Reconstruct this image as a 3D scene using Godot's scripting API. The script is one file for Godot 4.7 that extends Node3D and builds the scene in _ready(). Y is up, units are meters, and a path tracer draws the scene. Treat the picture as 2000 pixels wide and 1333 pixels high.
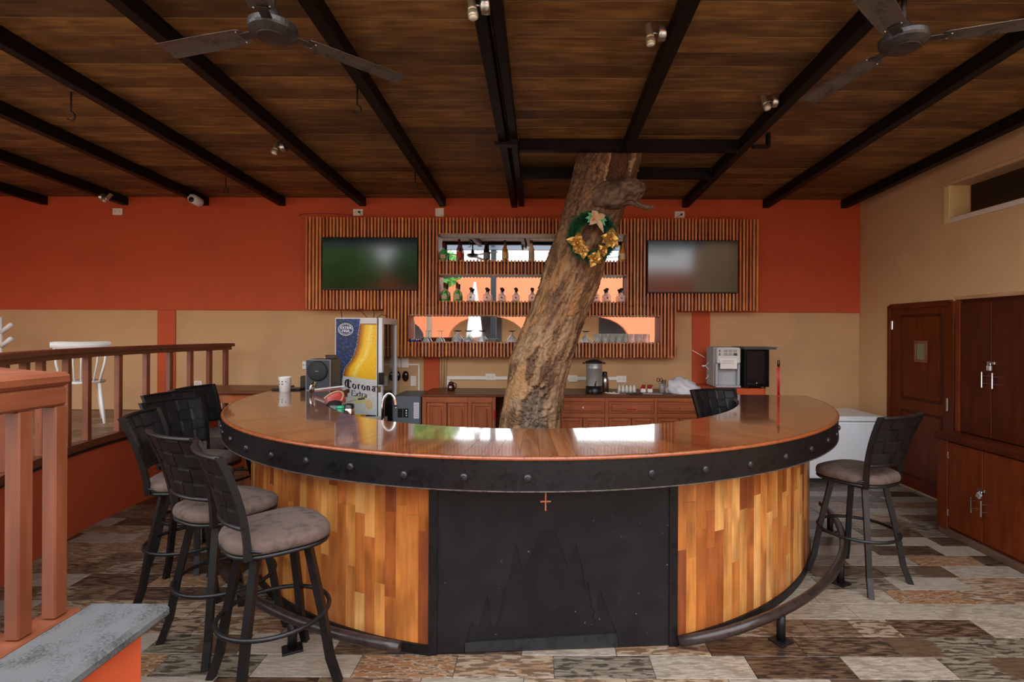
extends Node3D
# A circular bar built round an old tree trunk under an open timber roof; daylight comes from the open courtyard behind the viewer.
# Metres. "d" is the distance in front of the viewer (z = -d); the bar, its stools and the platform edge are concentric round BAR.
const EYE := 1.7
const BAR := Vector2(-0.07, 5.06)      # x, d of the bar's centre
const WALL := 6.5                      # d of the back wall
const SIDE := 4.05                     # x of the right wall
const LENS := 1000.0
const ROLL := 0.25
var rng := RandomNumberGenerator.new()
var M := {}
var T := {}
var taken := {}

func V(x: float, y: float, d: float) -> Vector3:
	return Vector3(x, y, -d)

# survey point: image position and distance -> place
func sv(px: float, py: float, d: float) -> Vector3:
	var q := Vector2(px - 1055.0, py - 648.0).rotated(-deg_to_rad(ROLL))
	return Vector3(q.x / LENS * d, EYE - q.y / LENS * d, -d)

func pol(r: float, deg: float, y: float) -> Vector3:   # round the bar: 0 = front, -90 = left, 90 = right
	var a := deg_to_rad(deg)
	return Vector3(BAR.x + r * sin(a), y, -(BAR.y - r * cos(a)))

# ---------------------------------------------------------------- mesh helper
class B:
	var st := SurfaceTool.new()
	var uo := Vector2.ZERO
	var col := Color.WHITE
	var us := 1.0
	func _init(smooth := false):
		st.begin(Mesh.PRIMITIVE_TRIANGLES)
		sm(smooth)
	func sm(smooth: bool):
		st.set_smooth_group(0 if smooth else 0xFFFFFFFF)
		return self
	func vx(p: Vector3, uv := Vector2.ZERO):
		st.set_color(col)
		st.set_uv(uv * us + uo)
		st.add_vertex(p)
	# a b c counter-clockwise seen from outside
	func tri(a: Vector3, b: Vector3, c: Vector3, ua := Vector2.ZERO, ub := Vector2.ZERO, uc := Vector2.ZERO):
		vx(a, ua); vx(c, uc); vx(b, ub)
	func quad(a: Vector3, b: Vector3, c: Vector3, e: Vector3, ua := Vector2.ZERO, ub := Vector2(1, 0), uc := Vector2(1, 1), ue := Vector2(0, 1)):
		tri(a, b, c, ua, ub, uc); tri(a, c, e, ua, uc, ue)
	func oquad(a: Vector3, b: Vector3, c: Vector3, e: Vector3, out: Vector3, uv: Array = []):
		var w: Array = uv if uv.size() == 4 else [Vector2.ZERO, Vector2(1, 0), Vector2(1, 1), Vector2(0, 1)]
		if (b - a).cross(c - a).dot(out) < 0.0 or ((b - a).cross(c - a).length() < 1e-12 and (c - a).cross(e - a).dot(out) < 0.0):
			quad(a, e, c, b, w[0], w[3], w[2], w[1])
		else:
			quad(a, b, c, e, w[0], w[1], w[2], w[3])
	func box(c: Vector3, s: Vector3, bev := 0.0, basis := Basis()):
		var h := s * 0.5
		var long := s.max_axis_index()
		var f := func(p: Vector3) -> Vector3: return c + basis * p
		for a in 3:
			var b1: int = (a + 1) % 3
			var c1: int = (a + 2) % 3
			var ua: int = long if long != a else (b1 if s[b1] >= s[c1] else c1)
			var va: int = 3 - a - ua
			for sg in [-1.0, 1.0]:
				var pts: Array = []
				var uvs: Array = []
				for k in [[-1, -1], [1, -1], [1, 1], [-1, 1]]:
					var p := Vector3.ZERO
					p[a] = sg * h[a]
					p[b1] = k[0] * (h[b1] - bev)
					p[c1] = k[1] * (h[c1] - bev)
					pts.append(f.call(p)); uvs.append(Vector2(p[ua], p[va]))
				var n := Vector3.ZERO
				n[a] = sg
				oquad(pts[0], pts[1], pts[2], pts[3], basis * n, uvs)
		if bev <= 0.0: return self
		for a in 3:
			var b1: int = (a + 1) % 3
			var c1: int = (a + 2) % 3
			for sb in [-1.0, 1.0]:
				for sc in [-1.0, 1.0]:
					var q: Array = []
					var uvs: Array = []
					for k in [[-1, 0], [1, 0], [1, 1], [-1, 1]]:
						var p := Vector3.ZERO
						p[a] = k[0] * (h[a] - bev)
						p[b1] = sb * (h[b1] - (bev if k[1] == 1 else 0.0))
						p[c1] = sc * (h[c1] - (bev if k[1] == 0 else 0.0))
						q.append(f.call(p)); uvs.append(Vector2(p[a], k[1] * bev))
					var n := Vector3.ZERO
					n[b1] = sb; n[c1] = sc
					oquad(q[0], q[1], q[2], q[3], basis * n, uvs)
		for sx in [-1.0, 1.0]:
			for sy in [-1.0, 1.0]:
				for sz in [-1.0, 1.0]:
					var p0: Vector3 = f.call(Vector3(sx * h.x, sy * (h.y - bev), sz * (h.z - bev)))
					var p1: Vector3 = f.call(Vector3(sx * (h.x - bev), sy * h.y, sz * (h.z - bev)))
					var p2: Vector3 = f.call(Vector3(sx * (h.x - bev), sy * (h.y - bev), sz * h.z))
					if (p1 - p0).cross(p2 - p0).dot(basis * Vector3(sx, sy, sz)) < 0.0: tri(p0, p2, p1)
					else: tri(p0, p1, p2)
		return self
	# box between two corners given as x,y,d
	func span(x0: float, x1: float, y0: float, y1: float, d0: float, d1: float, bev := 0.0):
		return box(Vector3((x0 + x1) / 2, (y0 + y1) / 2, -(d0 + d1) / 2), Vector3(absf(x1 - x0), absf(y1 - y0), absf(d1 - d0)), bev)
	# bar of rectangular section from p to q, w across "side", t across the other
	func bar(p: Vector3, q: Vector3, w: float, t: float, side := Vector3.RIGHT, bev := 0.0):
		var y := (q - p).normalized()
		var z := side.cross(y).normalized()
		var x := y.cross(z)
		return box((p + q) / 2, Vector3(w, p.distance_to(q), t), bev, Basis(x, y, z))
	func tube(path: Array, r, seg := 8, closed := false):
		var n := path.size()
		var rings: Array = []
		var up := Vector3.UP
		var t0: Vector3 = (path[1] - path[0]).normalized()
		if absf(t0.dot(up)) > 0.9: up = Vector3.RIGHT
		var side := t0.cross(up).normalized()
		var run := 0.0
		var runs: Array = []
		for i in n:
			var a: Vector3 = path[(i - 1 + n) % n] if (closed or i > 0) else path[0]
			var b: Vector3 = path[(i + 1) % n] if (closed or i < n - 1) else path[n - 1]
			var t := (b - a).normalized()
			side = (side - t * side.dot(t)).normalized()
			var o := t.cross(side)
			var ring: Array = []
			var rr: float = r[i] if r is Array else r
			for k in seg + 1:
				var an := TAU * k / seg
				ring.append(path[i] + (side * cos(an) + o * sin(an)) * rr)
			rings.append(ring)
			if i > 0: run += path[i].distance_to(path[i - 1])
			runs.append(run)
		for i in (n if closed else n - 1):
			var j := (i + 1) % n
			for k in seg:
				var mid: Vector3 = (rings[i][k] + rings[j][k + 1]) / 2 - (path[i] + path[j]) / 2
				oquad(rings[i][k], rings[i][k + 1], rings[j][k + 1], rings[j][k], mid, [Vector2(runs[i], k * 0.05), Vector2(runs[i], k * 0.05 + 0.05), Vector2(runs[j], k * 0.05 + 0.05), Vector2(runs[j], k * 0.05)])
		if not closed:
			for e in [0, n - 1]:
				var out: Vector3 = path[0] - path[1] if e == 0 else path[n - 1] - path[n - 2]
				for k in seg: otri(path[e], rings[e][k], rings[e][k + 1], out)
		return self
	func otri(a: Vector3, b: Vector3, c: Vector3, out: Vector3, ua := Vector2.ZERO, ub := Vector2(1, 0), uc := Vector2(1, 1)):
		if (b - a).cross(c - a).dot(out) < 0.0: tri(a, c, b, ua, uc, ub)
		else: tri(a, b, c, ua, ub, uc)
	# profile of (r, y) turned round a vertical axis at o; goes from bottom outside to top (or in any order, outward decided by sgn)
	func lathe(o: Vector3, prof: Array, seg := 16, basis := Basis(), sq := 1.0):
		var n := prof.size()
		for i in n - 1:
			var p: Vector2 = prof[i]
			var q: Vector2 = prof[i + 1]
			var nr := Vector2(q.y - p.y, p.x - q.x)
			for k in seg:
				var a0 := TAU * k / seg
				var a1 := TAU * (k + 1) / seg
				var d0 := Vector3(cos(a0), 0, sin(a0) * sq)
				var d1 := Vector3(cos(a1), 0, sin(a1) * sq)
				var u := Vector3.UP
				var v0 := d0 * p.x + u * p.y
				var v1 := d1 * p.x + u * p.y
				var v2 := d1 * q.x + u * q.y
				var v3 := d0 * q.x + u * q.y
				var uv: Array = [Vector2(float(k) / seg, p.y), Vector2(float(k + 1) / seg, p.y), Vector2(float(k + 1) / seg, q.y), Vector2(float(k) / seg, q.y)]
				var out := basis * ((d0 + d1) * nr.x + u * nr.y * 2.0)
				v0 = o + basis * v0; v1 = o + basis * v1; v2 = o + basis * v2; v3 = o + basis * v3
				if p.x < 1e-6:
					otri(v0, v2, v3, out, uv[0], uv[2], uv[3])
				elif q.x < 1e-6:
					otri(v0, v1, v2, out, uv[0], uv[1], uv[2])
				else:
					oquad(v0, v1, v2, v3, out, uv)
		return self
	# flat outline (x, y) pushed out along z from z0 to z1, then placed by xf
	func prism(poly: PackedVector2Array, z0: float, z1: float, xf := Transform3D(), hole: Array = []):
		var idx := Geometry2D.triangulate_polygon(poly)
		for i in range(0, idx.size(), 3):
			var a := poly[idx[i]]
			var b := poly[idx[i + 1]]
			var c := poly[idx[i + 2]]
			otri(xf * Vector3(a.x, a.y, z1), xf * Vector3(b.x, b.y, z1), xf * Vector3(c.x, c.y, z1), xf.basis.z * signf(z1 - z0), a, b, c)
			otri(xf * Vector3(a.x, a.y, z0), xf * Vector3(b.x, b.y, z0), xf * Vector3(c.x, c.y, z0), -xf.basis.z * signf(z1 - z0), a, b, c)
		var ccw := -1.0 if Geometry2D.is_polygon_clockwise(poly) else 1.0
		var n := poly.size()
		var run := 0.0
		for i in n:
			var a := poly[i]
			var b := poly[(i + 1) % n]
			var e := b - a
			var out := xf.basis * Vector3(e.y, -e.x, 0) * ccw
			oquad(xf * Vector3(a.x, a.y, z0), xf * Vector3(b.x, b.y, z0), xf * Vector3(b.x, b.y, z1), xf * Vector3(a.x, a.y, z1), out, [Vector2(run, 0), Vector2(run + e.length(), 0), Vector2(run + e.length(), absf(z1 - z0)), Vector2(run, absf(z1 - z0))])
			run += e.length()
		return self
	# closed section of (r, y) swept round the bar's centre from angle t0 to t1 (degrees)
	func ring(prof: Array, t0: float, t1: float, seg: int, c: Vector2):
		var n := prof.size()
		var mid := Vector2.ZERO
		for p in prof: mid += p / n
		for k in seg:
			var a0 := deg_to_rad(lerpf(t0, t1, float(k) / seg))
			var a1 := deg_to_rad(lerpf(t0, t1, float(k + 1) / seg))
			var run := 0.0
			for i in n:
				var p: Vector2 = prof[i]
				var q: Vector2 = prof[(i + 1) % n]
				var nr := Vector2(q.y - p.y, p.x - q.x)
				if nr.dot((p + q) / 2 - mid) < 0: nr = -nr
				var am := (a0 + a1) / 2
				var out := Vector3(sin(am) * nr.x, nr.y, cos(am) * nr.x)
				var l := p.distance_to(q)
				var g := func(w: Vector2, a: float) -> Vector3: return Vector3(c.x + w.x * sin(a), w.y, -(c.y - w.x * cos(a)))
				oquad(g.call(p, a0), g.call(p, a1), g.call(q, a1), g.call(q, a0), out, [Vector2(a0 * p.x, run), Vector2(a1 * p.x, run), Vector2(a1 * q.x, run + l), Vector2(a0 * q.x, run + l)])
				run += l
		var poly := PackedVector2Array(prof)
		var idx := Geometry2D.triangulate_polygon(poly)
		for e in 2:
			var a := deg_to_rad(t0 if e == 0 else t1)
			var out := Vector3(cos(a), 0, -sin(a)) * (-1.0 if e == 0 else 1.0)
			for i in range(0, idx.size(), 3):
				var w: Array = []
				for k in 3: w.append(Vector3(c.x + poly[idx[i + k]].x * sin(a), poly[idx[i + k]].y, -(c.y - poly[idx[i + k]].x * cos(a))))
				otri(w[0], w[1], w[2], out, poly[idx[i]], poly[idx[i + 1]], poly[idx[i + 2]])
		return self
	func ball(c: Vector3, r: Vector3, seg := 10, basis := Basis()):
		for i in seg / 2:
			for k in seg:
				var f := func(ii: int, kk: int) -> Vector3:
					var la := PI * ii / (seg / 2) - PI / 2
					var lo := TAU * kk / seg
					return Vector3(cos(la) * cos(lo), sin(la), cos(la) * sin(lo))
				var p0: Vector3 = f.call(i, k)
				var p1: Vector3 = f.call(i, k + 1)
				var p2: Vector3 = f.call(i + 1, k + 1)
				var p3: Vector3 = f.call(i + 1, k)
				var out := basis * (p0 + p2)
				var g := func(p: Vector3) -> Vector3: return c + basis * (p * r)
				if i == 0: otri(g.call(p0), g.call(p2), g.call(p3), out)
				elif i == seg / 2 - 1: otri(g.call(p0), g.call(p1), g.call(p2), out)
				else: oquad(g.call(p0), g.call(p1), g.call(p2), g.call(p3), out)
		return self
	func mesh(tangents := false) -> ArrayMesh:
		st.generate_normals()
		if tangents: st.generate_tangents()
		return st.commit()

# ---------------------------------------------------------------- scene tree helpers
func numbered(called: String) -> String:
	var n: int = taken.get(called, 0)
	taken[called] = n + 1
	return called if n == 0 else "%s_%03d" % [called, n]

func origin_of(n: Node) -> Vector3:
	var p := Vector3.ZERO
	while n != self and n is Node3D:
		p += n.position
		n = n.get_parent()
	return p

func part(called: String, b, m: Material, parent: Node = null, label := "") -> MeshInstance3D:
	var o := MeshInstance3D.new()
	var me: Mesh = b.mesh(m.normal_enabled or m.heightmap_enabled) if b is B else b
	if b is B and parent:
		var p := origin_of(parent)
		if p.length() > 1e-6:
			var s := SurfaceTool.new()
			s.append_from(me, 0, Transform3D(Basis(), -p))
			me = s.commit()
	o.mesh = me
	o.material_override = m
	o.name = called if parent else numbered(called)
	if label: o.set_meta("label", label)
	(parent if parent else self).add_child(o, true)
	return o

func tag(o: Node, label: String, category: String, group := ""):
	o.set_meta("label", label); o.set_meta("category", category)
	if group: o.set_meta("group", group)
	return o

func thing(called: String, label: String, category: String, at: Vector3, group := "") -> Node3D:
	var o := Node3D.new()
	o.name = numbered(called)
	add_child(o)
	o.position = at
	return tag(o, label, category, group)

func struct(called: String, label := "") -> Node3D:
	var o := Node3D.new()
	o.name = numbered(called)
	add_child(o)
	o.set_meta("kind", "structure")
	if label: o.set_meta("label", label)
	return o

func copy(o: Node3D, label: String, at: Vector3, turn := 0.0) -> Node3D:
	var c: Node3D = o.duplicate()
	c.name = numbered(o.name.rstrip("0123456789").trim_suffix("_"))
	add_child(c)
	c.position = at
	c.rotation.y = turn
	c.set_meta("label", label)
	return c

func arc(r: float, t0: float, t1: float, y: float, n: int) -> Array:
	var a: Array = []
	for i in n + 1: a.append(pol(r, lerpf(t0, t1, float(i) / n), y))
	return a

# ---------------------------------------------------------------- textures and materials
func noise_bytes(w: int, h: int, sd: int, fr: float, stretch_x := 1, oct := 4, kind := FastNoiseLite.TYPE_SIMPLEX_SMOOTH) -> PackedByteArray:
	var f := FastNoiseLite.new()
	f.seed = sd; f.noise_type = kind; f.frequency = fr; f.fractal_octaves = oct
	var im := f.get_seamless_image(maxi(w / stretch_x, 8), h)
	im.convert(Image.FORMAT_L8)
	if stretch_x > 1: im.resize(w, h, Image.INTERPOLATE_CUBIC)
	return im.get_data()

func rgb_image(w: int, h: int, fn: Callable) -> Image:
	var a := PackedByteArray()
	a.resize(w * h * 3)
	for i in w * h:
		var c: Color = fn.call(i)
		a[i * 3] = int(clampf(c.r, 0, 1) * 255); a[i * 3 + 1] = int(clampf(c.g, 0, 1) * 255); a[i * 3 + 2] = int(clampf(c.b, 0, 1) * 255)
	var im := Image.create_from_data(w, h, false, Image.FORMAT_RGB8, a)
	return im

func tx(im: Image) -> ImageTexture:
	im.generate_mipmaps()
	return ImageTexture.create_from_image(im)

func grain(sd: int, lo: float, con: float, fine := 0.045) -> ImageTexture:
	var w := 512
	var h := 256
	var a := noise_bytes(w, h, sd, fine, 16, 4)
	var b := noise_bytes(w, h, sd + 7, 0.02, 4, 3)
	var c := noise_bytes(w, h, sd + 13, 0.16, 32, 2)
	return tx(rgb_image(w, h, func(i: int) -> Color:
		var v: float = (a[i] * 0.45 + b[i] * 0.35 + c[i] * 0.2) / 255.0
		v = lo + (1.0 - lo) * clampf((v - 0.5) * con + 0.6, 0, 1)
		return Color(v, pow(v, 1.12), pow(v, 1.3))))

func speckle(sd: int, base: Color, amp: float, fr := 0.06, oct := 5) -> ImageTexture:
	var a := noise_bytes(256, 256, sd, fr, 1, oct)
	var b := noise_bytes(256, 256, sd + 3, 0.01, 1, 3)
	return tx(rgb_image(256, 256, func(i: int) -> Color:
		var v: float = 1.0 + (((a[i] + b[i]) / 255.0) - 1.0) * amp
		return Color(base.r * v, base.g * v, base.b * v)))

func mat(c: Color, rough: float, opt := {}) -> StandardMaterial3D:
	var m := StandardMaterial3D.new()
	m.albedo_color = c
	m.roughness = rough
	m.metallic = opt.get("metal", 0.0)
	m.metallic_specular = opt.get("spec", 0.5)
	if opt.has("tex"):
		m.albedo_texture = opt.tex
	if opt.has("tri"):
		m.uv1_triplanar = true
		m.uv1_world_triplanar = opt.get("world", true)
		m.uv1_scale = Vector3.ONE * opt.tri
	elif opt.has("scale"):
		m.uv1_scale = Vector3(opt.scale, opt.scale, 1)
	if opt.has("coat"):
		m.clearcoat_enabled = true; m.clearcoat = opt.coat; m.clearcoat_roughness = opt.get("coat_rough", 0.1)
	if opt.has("bump"):
		m.normal_enabled = true; m.normal_texture = opt.bump; m.normal_scale = opt.get("bump_amount", 1.0)
	if opt.get("vertex", false): m.vertex_color_use_as_albedo = true
	if opt.has("alpha"):
		m.transparency = BaseMaterial3D.TRANSPARENCY_ALPHA; m.albedo_color.a = opt.alpha
	if opt.has("glass"):
		m.refraction_enabled = true; m.refraction_scale = 0.05
		m.transparency = BaseMaterial3D.TRANSPARENCY_ALPHA; m.albedo_color.a = opt.glass
	return m

func bump_tex(sd: int, fr: float, strength: float, oct := 4) -> ImageTexture:
	var f := FastNoiseLite.new()
	f.seed = sd; f.frequency = fr; f.fractal_octaves = oct
	var im := f.get_seamless_image(256, 256)
	im.convert(Image.FORMAT_RGBA8)
	im.bump_map_to_normal_map(strength)
	return tx(im)

func S(r: int, g: int, b: int) -> Color:
	return Color8(r, g, b)

func make_materials():
	T.wood = grain(11, 0.72, 1.5)
	T.plank = grain(31, 0.66, 1.7, 0.035)
	T.board = grain(57, 0.6, 1.9, 0.05)
	T.bark = grain(83, 0.72, 2.0, 0.09)
	T.plaster = bump_tex(5, 0.02, 1.5, 5)
	T.rough = bump_tex(9, 0.06, 3.0, 4)
	T.mottle = speckle(3, Color(1, 1, 1), 0.07, 0.02)
	T.granite = speckle(21, Color(1, 1, 1), 0.8, 0.2, 5)
	T.scuff = speckle(44, Color(1, 1, 1), 0.7, 0.05, 5)
	M.orange = mat(S(190, 77, 35), 0.75, {tex = T.mottle, tri = 0.35, bump = T.plaster, bump_amount = 0.25})
	M.beige = mat(S(199, 157, 111), 0.8, {tex = T.mottle, tri = 0.3, bump = T.plaster, bump_amount = 0.25})
	M.black_beam = mat(S(21, 14, 12), 0.5, {spec = 0.3, tex = T.scuff, tri = 1.3})
	M.steel_black = mat(S(25, 23, 22), 0.42, {metal = 0.25, tex = T.scuff, tri = 3.0, world = false})
	M.iron = mat(S(22, 20, 20), 0.38, {spec = 0.35, tex = T.scuff, tri = 2.2, bump = T.rough, bump_amount = 0.1})
	M.redwood = mat(S(150, 76, 40), 0.42, {tex = T.wood})
	M.redwood_dark = mat(S(112, 50, 26), 0.4, {tex = T.wood})
	M.rail = mat(S(136, 74, 47), 0.42, {tex = T.wood})
	M.rail_dark = mat(S(112, 56, 34), 0.42, {tex = T.wood})
	M.mahogany = mat(S(106, 44, 13), 0.5, {tex = T.wood, spec = 0.3})
	M.mahogany_dark = mat(S(74, 27, 8), 0.5, {tex = T.wood, spec = 0.3})
	M.counter_wood = mat(S(176, 92, 46), 0.45, {tex = T.wood})
	M.counter_top = mat(S(112, 62, 34), 0.35, {tex = T.wood})
	M.backing = mat(S(120, 48, 22), 0.6, {tex = T.wood})
	M.white_metal = mat(S(226, 228, 230), 0.35)
	M.white_plastic = mat(S(232, 226, 214), 0.4)
	M.white_paint = mat(S(230, 227, 222), 0.45)
	M.chrome = mat(S(225, 225, 225), 0.12, {metal = 1.0})
	M.steel = mat(S(196, 194, 190), 0.28, {metal = 1.0})
	M.brushed = mat(S(190, 188, 184), 0.42, {metal = 0.65})
	M.black_plastic = mat(S(22, 22, 23), 0.35)
	M.black_matte = mat(S(28, 27, 28), 0.7)
	M.rubber = mat(S(30, 29, 29), 0.8)
	M.grey_metal = mat(S(92, 96, 100), 0.5)
	M.grey_plastic = mat(S(170, 172, 176), 0.4)
	M.mirror = mat(S(238, 240, 238), 0.015, {metal = 1.0})
	M.paper = mat(S(232, 228, 220), 0.8)
	M.grout = mat(S(112, 102, 92), 0.85)
	M.granite = mat(S(88, 87, 86), 0.45, {tex = T.granite, tri = 2.2})
	M.red = mat(S(176, 30, 24), 0.4)
	M.gold = mat(S(206, 160, 84), 0.36, {metal = 0.75})

func sky_camera_light():
	var cam := Camera3D.new()
	cam.name = "camera"
	cam.projection = Camera3D.PROJECTION_FRUSTUM
	cam.near = 0.05
	cam.far = 200.0
	cam.size = 0.05 * 1333.0 / LENS
	cam.frustum_offset = Vector2(-55.0, -18.5) / LENS * 0.05
	cam.position = Vector3(0, EYE, 0)
	cam.rotation_degrees = Vector3(0, 0, ROLL)
	cam.current = true
	add_child(cam)
	var env := Environment.new()
	env.background_mode = Environment.BG_SKY
	var sm := ProceduralSkyMaterial.new()                 # bright even overcast
	sm.sky_top_color = Color(0.93, 0.96, 1.0)
	sm.sky_horizon_color = Color(1.0, 0.99, 0.97)
	sm.ground_horizon_color = Color(0.55, 0.52, 0.48)
	sm.ground_bottom_color = Color(0.4, 0.37, 0.34)
	sm.sky_energy_multiplier = 1.0
	sm.sun_angle_max = 1.0
	env.sky = Sky.new()
	env.sky.sky_material = sm
	env.background_energy_multiplier = 3.0
	env.tonemap_mode = Environment.TONE_MAPPER_LINEAR
	env.tonemap_exposure = 2.0
	env.sdfgi_enabled = true
	env.ssao_enabled = true
	env.ssil_enabled = true
	var we := WorldEnvironment.new()
	we.name = "environment"
	we.environment = env
	add_child(we)

# ---------------------------------------------------------------- floor
func tile_images() -> Array:
	var w := 384
	var h := 136
	var out: Array = []
	for v in 12:
		var fine := noise_bytes(w, h, 100 + v, 0.07, 12, 4)
		var big := noise_bytes(w, h, 200 + v, 0.012, 3, 3)
		var pit := noise_bytes(w, h, 300 + v, 0.042, 4, 6)
		var dot := noise_bytes(w, h, 400 + v, 0.25, 2, 4)
		out.append(tx(rgb_image(w, h, func(i: int) -> Color:
			var f: float = fine[i] / 255.0
			var g: float = big[i] / 255.0
			var p: float = pit[i] / 255.0 + (f - 0.5) * 0.14 + (dot[i] / 255.0 - 0.5) * 0.10
			var q: float = dot[i] / 255.0
			var x: float = float(i % w) / w
			var c: Color
			match v:
				0, 1, 2:       # bleached grey boards
					c = Color(0.62, 0.57, 0.51).lerp(Color(0.76, 0.72, 0.66), smoothstep(0.25, 0.75, f))
					c = c.lerp(Color(0.44, 0.37, 0.31), smoothstep(0.62, 0.8, f) * 0.5)
					c = c.lerp(Color(0.52, 0.46, 0.40), smoothstep(0.58, 0.7, p) * (0.2 if v == 0 else 0.6))
				3, 4:          # dark brown boards
					c = Color(0.25, 0.18, 0.13).lerp(Color(0.46, 0.36, 0.28), smoothstep(0.2, 0.8, f * 0.7 + q * 0.3))
					c = c.lerp(Color(0.15, 0.11, 0.09), smoothstep(0.55, 0.68, p) * 0.7)
					c = c.lerp(Color(0.58, 0.5, 0.42), smoothstep(0.38, 0.28, p) * (0.15 if v == 3 else 0.5))
				5, 6:          # cream paint flaking off brown
					c = Color(0.72, 0.65, 0.56).lerp(Color(0.64, 0.55, 0.45), f)
					c = c.lerp(Color(0.60, 0.42, 0.29), smoothstep(0.55, 0.7, g) * 0.6)
					c = c.lerp(Color(0.34, 0.25, 0.18).lerp(Color(0.52, 0.42, 0.33), q), smoothstep(0.52, 0.6, p + (0.03 if v == 5 else -0.02)) * 0.85)
				7:             # ochre and cream
					c = Color(0.64, 0.47, 0.32).lerp(Color(0.52, 0.36, 0.25), f)
					c = c.lerp(Color(0.74, 0.66, 0.57), smoothstep(0.46, 0.6, p) * 0.85)
					c = c.lerp(Color(0.30, 0.21, 0.15), smoothstep(0.64, 0.7, p) * 0.7)
				8, 9:          # grey-olive boards
					c = Color(0.42, 0.38, 0.32).lerp(Color(0.58, 0.54, 0.47), smoothstep(0.2, 0.8, f))
					c = c.lerp(Color(0.20, 0.16, 0.13), smoothstep(0.58, 0.66, p + (q - 0.5) * 0.15) * 0.7)
					if v == 9: c = c.lerp(Color(0.36, 0.27, 0.2), smoothstep(0.50, 0.54, x + (g - 0.5) * 0.1) * 0.75)
				_:             # two boards in one tile
					c = Color(0.40, 0.31, 0.24).lerp(Color(0.56, 0.47, 0.38), f)
					if x < 0.46 + 0.02 * (v - 10):
						c = Color(0.70, 0.63, 0.55).lerp(Color(0.56, 0.46, 0.37), f)
					c = c.lerp(Color(0.26, 0.19, 0.14), smoothstep(0.56, 0.62, p + (q - 0.5) * 0.1) * 0.7)
			var k := 0.90 + 0.2 * q
			return Color(c.r * k, c.g * k, c.b * k))))
	return out

func build_floor():
	var fl := struct("floor", "wood-look ceramic plank floor in weathered browns, creams and greys")
	var b := B.new()
	b.span(-8.2, 4.3, -0.2, -0.008, -1.0, 6.7)
	part("screed", b, M.grout, fl)
	var mats: Array = []
	for t in tile_images():
		mats.append(mat(Color(0.80, 0.78, 0.76), 0.36, {tex = t}))
	var ln := 0.5
	var wd := 0.1755
	var meshes: Array = []
	for k in 4:
		var t := B.new()
		var hx := ln / 2 - 0.0015
		var hz := wd / 2 - 0.0015
		var bv := 0.0015
		var uv := func(x: float, z: float) -> Vector2: return Vector2((x / hx * 0.5 + 0.5) if k & 1 == 0 else (0.5 - x / hx * 0.5), (z / hz * 0.5 + 0.5) if k & 2 == 0 else (0.5 - z / hz * 0.5))
		var c: Array = []
		for s in [[-1, 1], [1, 1], [1, -1], [-1, -1]]: c.append(Vector2(s[0], s[1]))
		var top: Array = []
		var mid: Array = []
		var low: Array = []
		for s in c:
			top.append(Vector3(s.x * (hx - bv), 0, s.y * (hz - bv))); mid.append(Vector3(s.x * hx, -bv, s.y * hz)); low.append(Vector3(s.x * hx, -0.009, s.y * hz))
		t.quad(top[0], top[1], top[2], top[3], uv.call(top[0].x, top[0].z), uv.call(top[1].x, top[1].z), uv.call(top[2].x, top[2].z), uv.call(top[3].x, top[3].z))
		for i in 4:
			var j := (i + 1) % 4
			t.quad(mid[i], mid[j], top[j], top[i], uv.call(mid[i].x, mid[i].z), uv.call(mid[j].x, mid[j].z), uv.call(top[j].x, top[j].z), uv.call(top[i].x, top[i].z))
			t.quad(low[i], low[j], mid[j], mid[i], uv.call(mid[i].x, mid[i].z), uv.call(mid[j].x, mid[j].z), uv.call(mid[j].x, mid[j].z), uv.call(mid[i].x, mid[i].z))
		meshes.append(t.mesh())
	var known := {0: 0.077, 1: 0.41, 2: 0.05, 3: 0.41, 4: 0.27, 5: 0.39}
	var hidden := B.new()
	rng.seed = 77
	var last := -1
	for row in range(-4, 23):
		var off: float = known.get(row, rng.randf() * 0.5)
		var d := 2.511 + (row + 0.5) * wd
		for i in range(-9, 9):
			var x := off + (i + 0.5) * ln
			var r := Vector2(x - BAR.x, d - BAR.y).length()
			if x > SIDE + 0.1 or x < -4.2 or r > 4.3 and x < -1.0: continue
			if d < 2.2 and x < -1.6: continue
			var k := rng.randi_range(0, 11)
			if k == last: k = (k + 5) % 12
			last = k
			if r < 2.15 or d > 5.9 and x > -3.0 and x < 2.3:
				hidden.span(x - ln / 2 + 0.0015, x + ln / 2 - 0.0015, -0.009, 0, d - wd / 2 + 0.0015, d + wd / 2 - 0.0015)
				continue
			var o := MeshInstance3D.new()
			o.mesh = meshes[rng.randi() % 4]
			o.material_override = mats[k]
			o.name = "tile"
			o.position = Vector3(x, 0, -d)
			fl.add_child(o, true)
	var hid := part("tile_field", hidden, mats[2], fl)
	hid.set_meta("kind", "stuff")

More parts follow.
